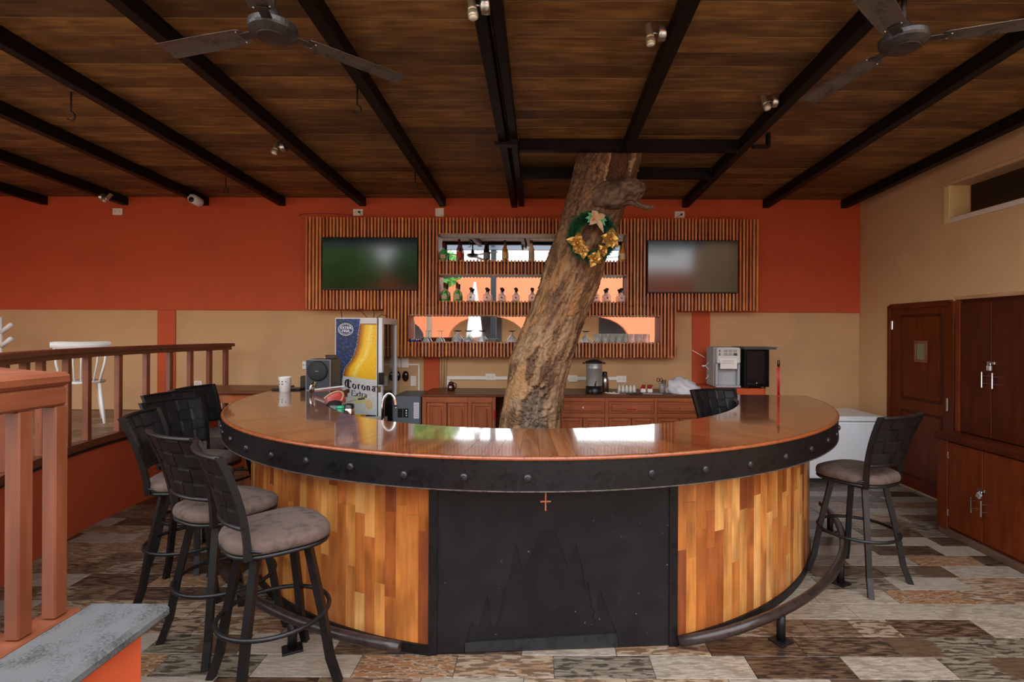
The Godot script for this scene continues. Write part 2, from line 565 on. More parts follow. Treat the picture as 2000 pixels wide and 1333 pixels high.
# ---------------------------------------------------------------- walls, door, window
func build_walls():
	var w := struct("wall_back", "terracotta orange over recessed beige panels")
	part("render", B.new().span(-8.2, SIDE + 0.2, -0.2, 3.6, WALL, WALL + 0.2), M.beige, w, "beige lower wall panels")
	var split := sv(1500, 611, WALL).y
	part("upper_band", B.new().span(-8.2, SIDE, split, 3.6, WALL - 0.018, WALL, 0.003), M.orange, w, "terracotta orange upper wall")
	for p in [[-220, 0], [307, 342], [828, 858], [1352, 1387]]:
		var a := sv(p[0], 650, WALL - 0.018)
		var c := sv(p[1] if p[1] else -185, 650, WALL - 0.018)
		part("pilaster", B.new().span(a.x, c.x, 0, split, WALL - 0.018, WALL, 0.003), M.orange, w)
	# right wall with a high slot window
	var r := struct("wall_right", "plain beige plastered side wall")
	var f := -1.2
	var wy0 := 2.84
	var wy1 := 3.165
	var wd0 := 3.3
	var wd1 := 5.06
	var b := B.new()
	b.span(SIDE, SIDE + 0.2, -0.2, wy0, f, WALL)
	b.span(SIDE, SIDE + 0.2, wy1, 3.85, f, WALL)
	b.span(SIDE, SIDE + 0.2, wy0, wy1, wd1, WALL)
	b.span(SIDE, SIDE + 0.2, wy0, wy1, f, wd0)
	part("render", b, M.beige, r)
	var wn := struct("window_1", "long dark slot window high in the beige side wall")
	var fr := B.new()
	fr.span(SIDE - 0.012, SIDE + 0.19, wy0 - 0.05, wy1 + 0.0, wd1, wd1 + 0.07, 0.004)
	part("jamb", fr, mat(S(222, 188, 128), 0.7, {tex = T.mottle, tri = 1.0}), wn)
	part("sill", B.new().span(SIDE - 0.014, SIDE + 0.19, wy0 - 0.05, wy0, wd0, wd1, 0.004), mat(S(206, 186, 168), 0.7, {tex = T.mottle, tri = 1.0}), wn)
	part("head", B.new().span(SIDE - 0.01, SIDE + 0.19, wy1, wy1 + 0.035, wd0, wd1, 0.004), M.beige, wn)
	var dk := B.new()
	dk.span(SIDE + 3.2, SIDE + 3.3, 2.0, 3.9, wd0 - 1, wd1 + 1)
	dk.span(SIDE + 0.2, SIDE + 3.3, 3.8, 3.9, wd0 - 1, wd1 + 1)
	dk.span(SIDE + 0.2, SIDE + 3.3, 2.0, 2.1, wd0 - 1, wd1 + 1)
	dk.span(SIDE + 0.2, SIDE + 3.3, 2.0, 3.9, wd1 + 0.9, wd1 + 1)
	dk.span(SIDE + 0.2, SIDE + 3.3, 2.0, 3.9, wd0 - 1, wd0 - 0.9)
	part("room_beyond", dk, M.beige, wn)
	var l := struct("wall_left_added", "unseen orange end wall added to block light from the left")
	part("render", B.new().span(-8.4, -8.2, -0.2, 3.9, 2.2, WALL + 0.2), M.orange, l)  # added out of view to cut the light reaching the right wall
	build_door()

func panel_moulding(b: B, x: float, y0: float, y1: float, d0: float, d1: float, t: float, pr: float):
	# a raised frame of strips on a face that looks towards -x
	b.span(x - pr, x, y0, y0 + t, d0, d1, 0.003)
	b.span(x - pr, x, y1 - t, y1, d0, d1, 0.003)
	b.span(x - pr, x, y0 + t, y1 - t, d0, d0 + t, 0.003)
	b.span(x - pr, x, y0 + t, y1 - t, d1 - t, d1, 0.003)

func build_door():
	var dr := struct("door_1", "mahogany panelled door with a small square window in the right wall")
	var x := SIDE
	var d0 := 5.02
	var d1 := 5.9
	var h := 2.0
	var b := B.new()
	b.span(x - 0.03, x, 0, h + 0.015, d1 - 0.02, d1 + 0.035, 0.004)
	b.span(x - 0.03, x, 0, h + 0.015, d0 - 0.04, d0 + 0.015, 0.004)
	b.span(x - 0.03, x, h - 0.03, h + 0.03, d0 + 0.0, d1 + 0.0, 0.004)
	part("door_frame", b, M.mahogany, dr)
	var leaf := part("leaf", B.new().span(x - 0.016, x - 0.001, 0.02, h - 0.03, d0 + 0.016, d1 - 0.021, 0.002), M.mahogany, dr)
	var mo := B.new()
	panel_moulding(mo, x - 0.016, 0.98, 1.9, 5.13, 5.72, 0.025, 0.008)
	panel_moulding(mo, x - 0.016, 0.14, 0.86, 5.13, 5.72, 0.025, 0.008)
	part("panel_moulding", mo, M.mahogany_dark, leaf)
	var wf := B.new()
	panel_moulding(wf, x - 0.016, 1.39, 1.62, 5.32, 5.5, 0.026, 0.02)
	part("window_frame", wf, M.rail, dr)
	part("pane", B.new().span(x - 0.022, x - 0.017, 1.416, 1.594, 5.346, 5.474), mat(S(120, 118, 84), 0.12), dr, "small olive glass pane")
	part("hinge", B.new().span(x - 0.034, x - 0.016, 1.74, 1.84, d1 - 0.06, d1 - 0.03, 0.003), M.chrome, dr)
	part("latch", B.new().span(x - 0.036, x - 0.016, 0.93, 1.06, d0 + 0.02, d0 + 0.045, 0.003), M.steel, dr)

# ---------------------------------------------------------------- ceiling
func roof_y(d: float) -> float:
	return 3.38 + 0.04 * (WALL - d)

const ROOF_EDGE := 2.35
const BEAMS := [-7.34, -6.32, -5.30, -4.28, -3.31, -2.29, -1.28, -0.29, 0.75, 1.79, 2.81, 3.80]

func build_ceiling():
	var c := struct("ceiling", "dark stained timber boards on black beams, sloping up towards the front")
	var slope := Basis(Vector3.RIGHT, -atan(0.04))
	var tints := [S(146, 102, 53), S(134, 91, 45), S(152, 107, 56), S(120, 81, 41), S(132, 94, 51), S(106, 72, 39)]
	var mats: Array = []
	for t in tints: mats.append(mat(t, 0.55, {tex = T.board}))
	rng.seed = 4
	var rows := 26
	var wd := (WALL - ROOF_EDGE) / rows
	for i in BEAMS.size():
		var x0: float = BEAMS[i]
		var x1: float = BEAMS[i + 1] if i + 1 < BEAMS.size() else SIDE
		for k in rows:
			var d := ROOF_EDGE + (k + 0.5) * wd
			var b := B.new()
			b.uo = Vector2(rng.randf(), rng.randf())
			b.box(V((x0 + x1) / 2, roof_y(d) + 0.012 + rng.randf_range(0, 0.002), d), Vector3(x1 - x0 - 0.002, 0.022, wd - 0.004), 0.002, slope)
			part("board", b, mats[rng.randi() % 6], c)
	var roof := B.new()
	roof.box(V((-8.2 + SIDE + 0.2) / 2, roof_y(4.45) + 0.07, 4.45), Vector3(SIDE + 8.4, 0.09, WALL - ROOF_EDGE + 0.4), 0, slope)
	part("roof_deck", roof, M.black_beam, c)
	# beams
	for i in BEAMS.size():
		var x: float = BEAMS[i]
		if i == 7:
			beam(c, x - 0.045, 0.07, 0.115, ROOF_EDGE, WALL)
			beam(c, x + 0.05, 0.06, 0.10, ROOF_EDGE, WALL)
			continue
		beam(c, x + 0.04, 0.08, 0.105, ROOF_EDGE, 4.66 if i == 8 else WALL)
	for e in [4.68, 5.4]:
		var y := roof_y(e)
		part("header_beam", B.new().span(-0.2, 1.8, y - 0.105, y, e - 0.035, e + 0.035, 0.004), M.black_beam, c)
	var y2 := roof_y(4.5)
	part("strap_plate", B.new().span(-0.40, -0.20, y2 - 0.145, y2 - 0.117, 4.42, 4.50, 0.003), M.black_beam, c)
	var br := B.new()
	br.span(1.87, 2.02, y2 - 0.13, y2 - 0.105, 4.5, 4.55, 0.003)
	br.span(1.995, 2.02, y2 - 0.106, y2, 4.5, 4.55, 0.003)
	part("bracket", br, M.black_beam, c)
	part("edge_beam", B.new().span(-8.2, SIDE + 0.2, roof_y(2.3) - 0.06, roof_y(2.3) + 0.16, 2.24, 2.34, 0.004), M.black_beam, c)

func beam(c: Node, x: float, w: float, h: float, d0: float, d1: float):
	var b := B.new()
	b.bar(V(x, roof_y(d0) - h / 2, d0), V(x, roof_y(d1) - h / 2, d1), w, h, Vector3.RIGHT, 0.004)
	part("beam", b, M.black_beam, c)

# ---------------------------------------------------------------- raised platform and balustrade
func build_platform():
	var p := struct("floor_raised", "raised timber-floored platform behind a curved orange retaining wall")
	var pts := PackedVector2Array()
	for i in 41:
		var q := pol(3.97, lerpf(-112.0, -24.5, i / 40.0), 0)
		pts.append(Vector2(q.x, -q.z))
	pts.append(Vector2(-1.5, -2.5)); pts.append(Vector2(-8.2, -2.5)); pts.append(Vector2(-8.2, WALL))
	pts.append(Vector2(pts[0].x, WALL))
	var flat := Transform3D(Basis(Vector3(1, 0, 0), Vector3(0, 0, -1), Vector3(0, 1, 0)), Vector3.ZERO)
	part("base", B.new().prism(pts, 0.0, 0.665, flat), M.grout, p)
	part("retaining_wall", B.new().ring([Vector2(3.86, 0), Vector2(3.99, 0), Vector2(3.99, 0.66), Vector2(3.86, 0.66)], -113.5, -21.0, 60, BAR), M.orange, p, "curved terracotta orange retaining wall")
	var deck := [mat(S(150, 116, 92), 0.4, {tex = T.board}), mat(S(128, 98, 78), 0.4, {tex = T.board}), mat(S(164, 134, 110), 0.4, {tex = T.board})]
	rng.seed = 9
	for i in 36:
		var d := 1.2 + (i + 0.5) * 0.147
		if d > WALL: break
		var s := (BAR.y - d) / 3.98
		var xe := -1.6
		if absf(s) < 1.0: xe = minf(BAR.x - 3.98 * sqrt(1.0 - s * s) - 0.03, -1.6) if d > 1.55 else -1.6
		var x0 := -8.2
		while x0 < xe - 0.05:
			var x1 := minf(x0 + rng.randf_range(1.2, 2.2), xe)
			var b := B.new()
			b.uo = Vector2(rng.randf(), rng.randf())
			b.span(x0 + 0.002, x1, 0.665, 0.69, d - 0.072, d + 0.072, 0.002)
			part("plank", b, deck[rng.randi() % 3], p)
			x0 = x1 + 0.002

	var t := thing("balustrade", "curved red-brown timber balustrade along the raised platform", "balustrade", pol(3.85, -64, 0.66))
	part("bottom_rail", B.new().ring([Vector2(3.82, 0.695), Vector2(3.91, 0.695), Vector2(3.91, 0.755), Vector2(3.82, 0.755)], -108.0, -23.0, 60, BAR), M.rail_dark, t)
	part("shadow_gap_strip", B.new().ring([Vector2(3.85, 0.66), Vector2(3.96, 0.66), Vector2(3.96, 0.694), Vector2(3.85, 0.694)], -108.0, -23.0, 60, BAR), mat(S(54, 40, 36), 0.7), t)  # dark filler standing in for the shadow gap under the bottom rail
	part("top_rail", B.new().ring([Vector2(3.815, 1.465), Vector2(3.90, 1.465), Vector2(3.90, 1.505), Vector2(3.815, 1.505)], -107.0, -48.0, 50, BAR), M.rail_dark, t)
	part("hand_rail", B.new().ring([Vector2(3.795, 1.505), Vector2(3.92, 1.505), Vector2(3.92, 1.535), Vector2(3.91, 1.543), Vector2(3.805, 1.543), Vector2(3.795, 1.535)], -107.4, -48.0, 50, BAR), M.rail_dark, t)
	var ang := [-106.3, -103.0, -99.2, -95.2, -90.7, -85.5, -79.7, -76.0, -71.2, -68.2, -64.3, -60.2, -56, -51.8, -47.6, -43.4, -39.2, -35, -30.8, -26.6]
	for a in ang:
		var q := pol(3.858, a, 0)
		var b := B.new()
		b.uo = Vector2(a * 0.37, a * 0.13)
		b.box(q + Vector3(0, 1.11, 0), Vector3(0.048, 0.709, 0.046), 0.003, Basis(Vector3.UP, deg_to_rad(a)))
		part("baluster", b, M.rail, t)
	# the short return towards the viewer: rail, posts, foot rail
	var r := thing("stair_balustrade", "thick red-brown timber rail on square posts in the left foreground", "balustrade", V(-1.46, 0.69, 1.2))
	part("hand_rail", B.new().span(-1.61, -1.485, 1.524, 1.567, 0.2, 1.63, 0.012), M.rail, r)
	part("curved_rail", B.new().ring([Vector2(3.74, 1.526), Vector2(3.86, 1.526), Vector2(3.86, 1.566), Vector2(3.74, 1.566)], -47.8, -23.4, 20, BAR), M.rail, r)
	part("curved_sub_rail", B.new().ring([Vector2(3.755, 1.46), Vector2(3.845, 1.46), Vector2(3.845, 1.525), Vector2(3.755, 1.525)], -47.8, -23.6, 20, BAR), M.rail, r)
	part("top_rail", B.new().span(-1.595, -1.492, 1.462, 1.523, 0.2, 1.62, 0.008), M.rail, r)
	part("foot_rail", B.new().span(-1.575, -1.48, 0.745, 0.80, 0.2, 1.66, 0.006), M.rail, r)
	part("foot_board", B.new().span(-1.64, -1.50, 0.69, 0.745, 0.2, 1.7, 0.006), M.rail_dark, r)
	for d in [1.605, 1.494, 1.388, 1.282, 1.176, 1.07, 0.964, 0.858, 0.752, 0.646, 0.54, 0.434]:
		var b := B.new()
		b.uo = Vector2(d, d * 3.1)
		b.span(-1.541, -1.497, 0.801, 1.461, d - 0.022, d + 0.022, 0.004)
		part("post", b, M.rail, r)
	var s := thing("parapet", "low orange parapet with a grey granite coping in the left foreground", "parapet", V(-1.15, 0, 0.6))
	part("wall", B.new().span(-1.245, -1.10, 0.0, 0.885, -0.6, 1.42, 0.004), M.orange, s)
	var cop := B.new()
	cop.span(-1.275, -1.045, 0.886, 0.925, -0.6, 1.46, 0.012)
	part("coping", cop, M.granite, s, "grey granite coping slab")

# ---------------------------------------------------------------- the round bar
func wedge(b: B, r0: float, r1: float, t0: float, t1: float, y0: float, y1: float):
	var lo: Array = [pol(r0, t0, y0), pol(r0, t1, y0), pol(r1, t1, y0), pol(r1, t0, y0)]
	var hi: Array = [pol(r0, t0, y1), pol(r0, t1, y1), pol(r1, t1, y1), pol(r1, t0, y1)]
	var h := deg_to_rad(t1 - t0) / 2
	var uv: Array = [Vector2(r0, -h * r0), Vector2(r0, h * r0), Vector2(r1, h * r1), Vector2(r1, -h * r1)]
	b.oquad(hi[0], hi[1], hi[2], hi[3], Vector3.UP, uv)
	b.oquad(lo[0], lo[1], lo[2], lo[3], Vector3.DOWN, uv)
	var c: Vector3 = (lo[0] + lo[2]) / 2
	for i in 4:
		var j := (i + 1) % 4
		var out: Vector3 = (lo[i] + lo[j]) / 2 - c
		b.oquad(lo[i], lo[j], hi[j], hi[i], out, [uv[i], uv[j], uv[j] + Vector2(0.03, 0.03), uv[i] + Vector2(0.03, 0.03)])

func build_bar():
	var t := thing("round_bar", "large round bar with glossy wooden top, black riveted fascia and honey plank front", "bar counter", pol(2.43, 3.8, 0))
	rng.seed = 21
	var tops: Array = []
	for c in [S(136, 74, 36), S(126, 66, 31), S(144, 80, 40), S(118, 61, 28)]:
		tops.append(mat(c, 0.2, {tex = T.plank, coat = 1.0, coat_rough = 0.06, bump = T.plaster, bump_amount = 0.12}))
	var a := -96.4
	while a < 86.4:
		var e := minf(a + rng.randf_range(1.75, 2.5), 86.5)
		if 86.5 - e < 0.8: e = 86.5
		var cuts: Array = [1.90, 2.60]
		if rng.randf() < 0.45: cuts = [1.90, rng.randf_range(2.08, 2.42), 2.60]
		for k in cuts.size() - 1:
			var b := B.new()
			b.uo = Vector2(rng.randf(), rng.randf())
			wedge(b, cuts[k] + (0.001 if k else 0.0), cuts[k + 1], a + 0.018, e - 0.018, 1.062, 1.1 + rng.randf_range(-0.0004, 0.0))
			part("top_board", b, tops[rng.randi() % 4], t)
		a = e
	var worn := speckle(61, Color(1, 1, 1), 0.9, 0.05, 4)
	part("edge_band", B.new(true).ring([Vector2(2.601, 1.08), Vector2(2.612, 1.08), Vector2(2.617, 1.083), Vector2(2.617, 1.092), Vector2(2.612, 1.098), Vector2(2.601, 1.1005)], -96.4, 86.5, 120, BAR), mat(S(140, 72, 35), 0.35, {tex = worn, tri = 5.0, coat = 0.4}), t, "worn copper-brown rounded edge strip")
	part("sub_top", B.new().ring([Vector2(1.92, 1.02), Vector2(2.59, 1.02), Vector2(2.59, 1.061), Vector2(1.92, 1.061)], -96.2, 86.3, 90, BAR), M.redwood_dark, t)
	var fas := part("fascia", B.new().ring([Vector2(2.585, 0.936), Vector2(2.612, 0.936), Vector2(2.612, 1.079), Vector2(2.585, 1.079)], -96.4, 86.5, 120, BAR), M.iron, t, "black painted curved fascia with bolt heads")
	part("fascia_lip", B.new().ring([Vector2(2.583, 0.930), Vector2(2.6145, 0.930), Vector2(2.6145, 0.9355), Vector2(2.583, 0.9355)], -96.4, 86.5, 120, BAR), mat(S(112, 104, 98), 0.35, {metal = 0.6, tex = T.scuff, tri = 4.0}), t)
	var bolt_mat := mat(S(40, 37, 38), 0.3, {metal = 0.3})
	for k in range(-14, 14):
		if k == 1: continue
		var an := 0.3 + 6.75 * k
		if an < -95 or an > 85.5: continue
		var q := pol(2.612, an, 0.999 + rng.randf_range(-0.008, 0.008))
		var nrm := (pol(3, an, 0) - pol(2, an, 0)).normalized()
		var bs := Basis(nrm.cross(Vector3.UP), nrm, Vector3.UP)
		part("bolt", B.new().lathe(q, [Vector2(0.0205, 0), Vector2(0.019, 0.006), Vector2(0.013, 0.011), Vector2(0, 0.0135)], 10, bs), bolt_mat, fas)
	# front planks
	var planks: Array = []
	for c in [S(214, 142, 70), S(198, 122, 56), S(222, 156, 84), S(186, 108, 48), S(208, 134, 64), S(172, 96, 44), S(140, 72, 36), S(232, 172, 100)]:
		planks.append(mat(c, 0.34, {tex = T.plank, coat = 0.35, coat_rough = 0.2}))
	var w := 1.58
	for side in [-1, 1]:
		var a0: float = -12.0 if side < 0 else 19.6
		var cols := 53 if side < 0 else 42
		for i in cols:
			var an: float = a0 + side * (i + 0.5) * w
			var y := 0.045
			while y < 0.93:
				var ln := rng.randf_range(0.2, 0.75)
				var y1 := minf(y + ln, 0.955)
				if 0.955 - y1 < 0.12: y1 = 0.955
				var b := B.new()
				b.uo = Vector2(rng.randf(), rng.randf())
				b.box(pol(2.413 + rng.randf_range(0, 0.0012), an, (y + y1) / 2), Vector3(0.0662, y1 - y - 0.0008, 0.018), 0.0008, Basis(Vector3.UP, deg_to_rad(an)))
				var k: int = [0, 0, 1, 1, 2, 3, 3, 4, 4, 5, 6, 7][rng.randi() % 12]
				part("plank", b, planks[k], t)
				y = y1
	part("carcass", B.new().ring([Vector2(2.2, 0.0), Vector2(2.395, 0.0), Vector2(2.395, 1.018), Vector2(2.2, 1.018)], -95.5, -12.0, 50, BAR), M.redwood_dark, t)
	part("carcass", B.new().ring([Vector2(2.2, 0.0), Vector2(2.395, 0.0), Vector2(2.395, 1.018), Vector2(2.2, 1.018)], 19.5, 85.8, 40, BAR), M.redwood_dark, t)
	part("carcass", B.new().ring([Vector2(2.15, 0.0), Vector2(2.3, 0.0), Vector2(2.3, 1.018), Vector2(2.15, 1.018)], -12.2, 19.7, 20, BAR), M.redwood_dark, t)
	part("kick_band", B.new().ring([Vector2(2.39, 0.0), Vector2(2.436, 0.0), Vector2(2.436, 0.05), Vector2(2.39, 0.05)], -95.5, -12.0, 60, BAR), M.iron, t)
	part("kick_band", B.new().ring([Vector2(2.39, 0.0), Vector2(2.436, 0.0), Vector2(2.436, 0.05), Vector2(2.39, 0.05)], 19.5, 85.8, 50, BAR), M.iron, t)
	front_panel(t)
	# foot rails
	foot_rail([-86.0, -13.2], [-78.0, -56.0, -28.0], false, "black pipe foot rail on short posts along the bar's left side")
	foot_rail([19.5, 80.0], [32.0, 53.0, 75.0], true, "brown-black pipe foot rail on short posts along the bar's right side")

func foot_rail(span: Array, posts: Array, joins: bool, label: String):
	var pipe := mat(S(58, 46, 42), 0.32, {metal = 0.3, tex = T.scuff, tri = 3.0})
	var r := thing("foot_rail", label, "foot rail", pol(2.65, (span[0] + span[1]) / 2, 0))
	var path := arc(2.645, span[0] + (8.0 if joins else 0.0), span[1], 0.165, 40)
	if joins:
		for k in 5: path.push_front(pol(2.645 - 0.18 * pow((k + 1) / 5.0, 1.5), span[0] + 8.0 - 1.6 * (k + 1), 0.165 - 0.12 * pow((k + 1) / 5.0, 1.3)))
	part("pipe", B.new(true).tube(path, 0.0265, 12), pipe, r)
	for a in posts:
		var q := pol(2.645, a, 0)
		part("post", B.new(true).tube([q + Vector3(0, 0.008, 0), q + Vector3(0, 0.145, 0)], 0.0235, 12), M.iron, r)
		part("foot_plate", B.new().box(q + Vector3(0, 0.005, 0), Vector3(0.1, 0.01, 0.09), 0.002, Basis(Vector3.UP, 0.5)), M.iron, r)

func front_panel(t: Node3D):
	var pl := pol(2.43, -11.8, 0)
	var pr := pol(2.43, 19.4, 0)
	var ux := (pr - pl).normalized()
	var nz := ux.cross(Vector3.UP)
	var wid := pl.distance_to(pr)
	var xf := Transform3D(Basis(ux, Vector3.UP, nz), pl)
	var chips := RandomNumberGenerator.new()
	chips.seed = 5
	var sc := noise_bytes(512, 384, 71, 0.012, 1, 4)
	var im := rgb_image(512, 384, func(i: int) -> Color:
		var v: float = 0.75 + sc[i] / 255.0 * 0.5
		return Color(v * 0.098, v * 0.092, v * 0.095))
	for k in 60:
		var p := Vector2i(int(512 * (1.0 - pow(chips.randf(), 1.6) * 0.95)), int(384 * (0.25 + 0.73 * chips.randf())))
		var n := chips.randi_range(1, 3)
		im.fill_rect(Rect2i(p.x % 509, p.y % 380, n, chips.randi_range(1, 3)), Color(0.42, 0.41, 0.40) * chips.randf_range(0.4, 1.0))
	var tt := tx(im)
	var base := mat(S(240, 236, 240), 0.4, {spec = 0.35, tex = tt})
	base.uv1_scale = Vector3(1 / wid, -1.0, 1)
	var skin := mat(S(255, 255, 255), 0.48, {spec = 0.35, tex = tt})
	skin.uv1_scale = base.uv1_scale
	var pan := part("front_panel", B.new().prism(PackedVector2Array([Vector2(0.03, 0.03), Vector2(wid - 0.03, 0.03), Vector2(wid - 0.03, 0.96), Vector2(0.03, 0.96)]), -0.03, -0.012, xf), base, t, "flat black painted panel with torn veneer")
	var z := func(x: float, y: float) -> Vector2: return Vector2(0.03 + (x - 95.0) / 1610.0 * (wid - 0.06), (1225.0 - (x - 95.0) * 0.031 - y) / lerpf(1339.0, 1277.0, (x - 95.0) / 1610.0))
	var o := PackedVector2Array()
	for q in [[95, 1215], [280, 1210], [285, 1140], [335, 985], [368, 1050], [440, 810], [470, 1040], [490, 1042], [525, 940], [540, 785], [590, 680], [615, 520], [632, 455], [680, 650], [705, 600], [795, 372], [850, 360], [905, 382], [995, 625], [1012, 560], [1045, 455], [1095, 640], [1110, 760], [1130, 720], [1160, 910], [1180, 930], [1165, 985], [1195, 985], [1190, 830], [1215, 785], [1335, 1083], [1342, 1180], [1705, 1168]]:
		o.append(z.call(q[0], q[1]))
	o.append(Vector2(wid - 0.03, 0.958)); o.append(Vector2(0.03, 0.958))
	part("torn_veneer", B.new().prism(o, -0.0119, -0.0055, xf), skin, pan)
	var lo := PackedVector2Array()
	for q in [[287, 1210], [287, 1142], [1333, 1086], [1340, 1178]]: lo.append(z.call(q[0], q[1]))
	part("bottom_batten", B.new().prism(lo, -0.0119, -0.003, xf), mat(S(30, 31, 35), 0.4, {tex = T.scuff, tri = 2.0}), pan)
	for x in [[-0.012, 0.034], [wid - 0.034, wid + 0.012]]:
		var fr := B.new()
		fr.prism(PackedVector2Array([Vector2(x[0], 0), Vector2(x[1], 0), Vector2(x[1], 0.955), Vector2(x[0], 0.955)]), -0.03, 0.004, xf)
		part("panel_stile", fr, M.iron, pan)
	var cr := B.new()
	var c: Vector2 = z.call(833, 160)
	cr.prism(PackedVector2Array([c + Vector2(-0.0035, -0.05), c + Vector2(0.0035, -0.05), c + Vector2(0.0035, 0.045), c + Vector2(-0.0035, 0.045)]), -0.0054, -0.0035, xf)
	cr.prism(PackedVector2Array([c + Vector2(-0.028, -0.004), c + Vector2(0.028, -0.004), c + Vector2(0.028, 0.004), c + Vector2(-0.028, 0.004)]), -0.0034, -0.002, xf)
	part("cross", cr, mat(S(206, 128, 80), 0.6), pan, "small wooden cross fixed to the panel")

# ---------------------------------------------------------------- tree
func build_tree():
	var D := 5.0
	var rows := [[1150, 860, 125], [838, 1035.5, 117], [800, 1039.5, 115], [750, 1047, 113], [700, 1058, 121], [650, 1077, 114], [600, 1096, 111], [560, 1112, 113], [500, 1129, 114], [450, 1148, 114], [400, 1164, 119], [350, 1179, 122], [300, 1192, 124], [255, 1203, 128]]
	rows[0] = [988, 1018, 132]
	var t := thing("tree_trunk", "thick leaning dead tree trunk rising through the middle of the bar", "tree trunk", V(-0.2, 0, D))
	var ns: Array = []
	for k in 4:
		var n := FastNoiseLite.new()
		n.seed = 3 + k * 5; n.frequency = 1.0; n.fractal_octaves = [3, 4, 2, 3][k]
		n.noise_type = FastNoiseLite.TYPE_SIMPLEX_SMOOTH
		ns.append(n)
	var seg := 168
	var steps := 380
	var pos: Array = []
	var cl: Array = []
	for i in steps + 1:
		var f := float(i) / steps * (rows.size() - 1)
		var k := mini(int(f), rows.size() - 2)
		var u := f - k
		var pm: Array = rows[maxi(k - 1, 0)]
		var p0: Array = rows[k]
		var p1: Array = rows[k + 1]
		var p2: Array = rows[mini(k + 2, rows.size() - 1)]
		var val: Array = []
		for c in 3: val.append(lerpf(cubic_interpolate(p0[c], p1[c], pm[c], p2[c], u), lerpf(p0[c], p1[c], u), 0.5))
		var c3 := sv(val[1], val[0], D)
		var rad: float = val[2] * 0.0025
		var h := c3.y
		for s in seg:
			var an := TAU * s / seg
			var tw := an + h * 0.3
			var dirv := Vector3(cos(an), 0, sin(an))
			var on := Vector3(cos(tw), 0, sin(tw)) * 0.3
			var warp: float = ns[0].get_noise_3dv(on * 3.0 + Vector3(0, h * 1.3, 0))
			var lobe: float = ns[0].get_noise_3dv(on * 4.5 + Vector3(7, h * 0.9, 0)) * 2.0
			var flow: float = ns[1].get_noise_3dv(on * 26.0 + Vector3(warp * 5.0, h * 3.2, warp * 3.0)) * 2.0      # fibres running up the trunk
			var crust: float = ns[1].get_noise_3dv(on * 22.0 + Vector3(3, h * 20.0, 9)) * 2.0
			var pit: float = ns[2].get_noise_3dv(on * 55.0 + Vector3(1, h * 38.0, 4)) * 1.6
			var patch: float = ns[3].get_noise_3dv(on * 7.0 + Vector3(15, h * 2.6, 2)) * 2.0
			var r := rad * (1.0 + lobe * 0.045 + flow * 0.028 + crust * 0.010)
			var stain: float = ns[1].get_noise_3dv(on * 19.0 + Vector3(31 + warp * 4.0, h * 2.7, 17)) * 2.0
			var blot: float = ns[1].get_noise_3dv(on * 24.0 + Vector3(51, h * 17.0, 33)) * 2.0
			var tone := clampf(0.52 + stain * 0.5 + blot * 0.3, 0, 1)
			var c := Color(0.095, 0.042, 0.017).lerp(Color(0.32, 0.165, 0.07), tone)
			c = c.lerp(Color(0.24, 0.135, 0.066).lerp(Color(0.40, 0.255, 0.138), tone), smoothstep(-0.1, 0.5, patch + (0.35 if h < 1.75 else -0.45)) * 0.75)
			c = c.lerp(Color(0.46, 0.22, 0.075), smoothstep(0.25, 0.7, warp * 2.0) * 0.5)
			if patch < -0.25 - (0.0 if h > 1.9 else 0.3): c = c.lerp(Color(0.10, 0.048, 0.024), smoothstep(-0.25, -0.6, patch) * 0.75)   # bark remnants
			if pit > 0.68 + patch * 0.2: r -= rad * smoothstep(0.68, 0.9, pit - patch * 0.2) * 0.08      # worm holes
			if flow < -0.45: r -= rad * 0.07 * smoothstep(-0.45, -0.9, flow)                               # deep cracks
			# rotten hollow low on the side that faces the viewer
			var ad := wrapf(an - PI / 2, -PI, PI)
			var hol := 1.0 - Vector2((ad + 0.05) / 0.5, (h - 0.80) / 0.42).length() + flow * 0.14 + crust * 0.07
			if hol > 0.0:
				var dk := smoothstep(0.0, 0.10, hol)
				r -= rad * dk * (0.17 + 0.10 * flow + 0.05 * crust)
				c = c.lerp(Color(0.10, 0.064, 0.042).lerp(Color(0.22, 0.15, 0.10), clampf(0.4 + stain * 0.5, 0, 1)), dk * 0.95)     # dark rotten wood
			# torn scar near the top right, pale splintered rim
			var scar := 1.0 - Vector2((ad + 0.42) / 0.42, (h - 3.27) / 0.26).length() + flow * 0.12
			if scar > 0.0:
				var dk := smoothstep(0.0, 0.12, scar)
				r -= rad * dk * 0.16
				c = c.lerp(Color(0.085, 0.03, 0.017), dk * 0.95)
			elif scar > -0.28: c = c.lerp(Color(0.52, 0.36, 0.20), smoothstep(-0.28, -0.1, scar) * 0.7)
			elif h > 2.72:
				c = c.lerp(Color(0.075, 0.038, 0.020).lerp(Color(0.24, 0.125, 0.06), clampf(blot * 0.7 + stain * 0.5 + 0.4, 0, 1)), smoothstep(-0.3, 0.1, patch + stain * 0.3 + 0.2) * 0.85)   # bark still on
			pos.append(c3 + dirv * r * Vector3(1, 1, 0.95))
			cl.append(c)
	var b := B.new(true)
	for i in steps:
		for s in seg:
			var i0 := i * seg + s
			var i1 := i * seg + (s + 1) % seg
			var qd: Array = [i0, i1, i1 + seg, i0 + seg]
			for tr in [[0, 1, 2], [0, 2, 3]]:
				for k in tr:
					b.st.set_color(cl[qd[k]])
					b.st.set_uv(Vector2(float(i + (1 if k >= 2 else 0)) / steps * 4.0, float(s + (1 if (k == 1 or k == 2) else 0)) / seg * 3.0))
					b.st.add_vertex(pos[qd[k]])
	var bark := mat(Color.WHITE, 0.75, {vertex = true, bump = T.rough, bump_amount = 0.5})
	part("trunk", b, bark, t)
	var darkbark := mat(Color.WHITE, 0.8, {vertex = true})
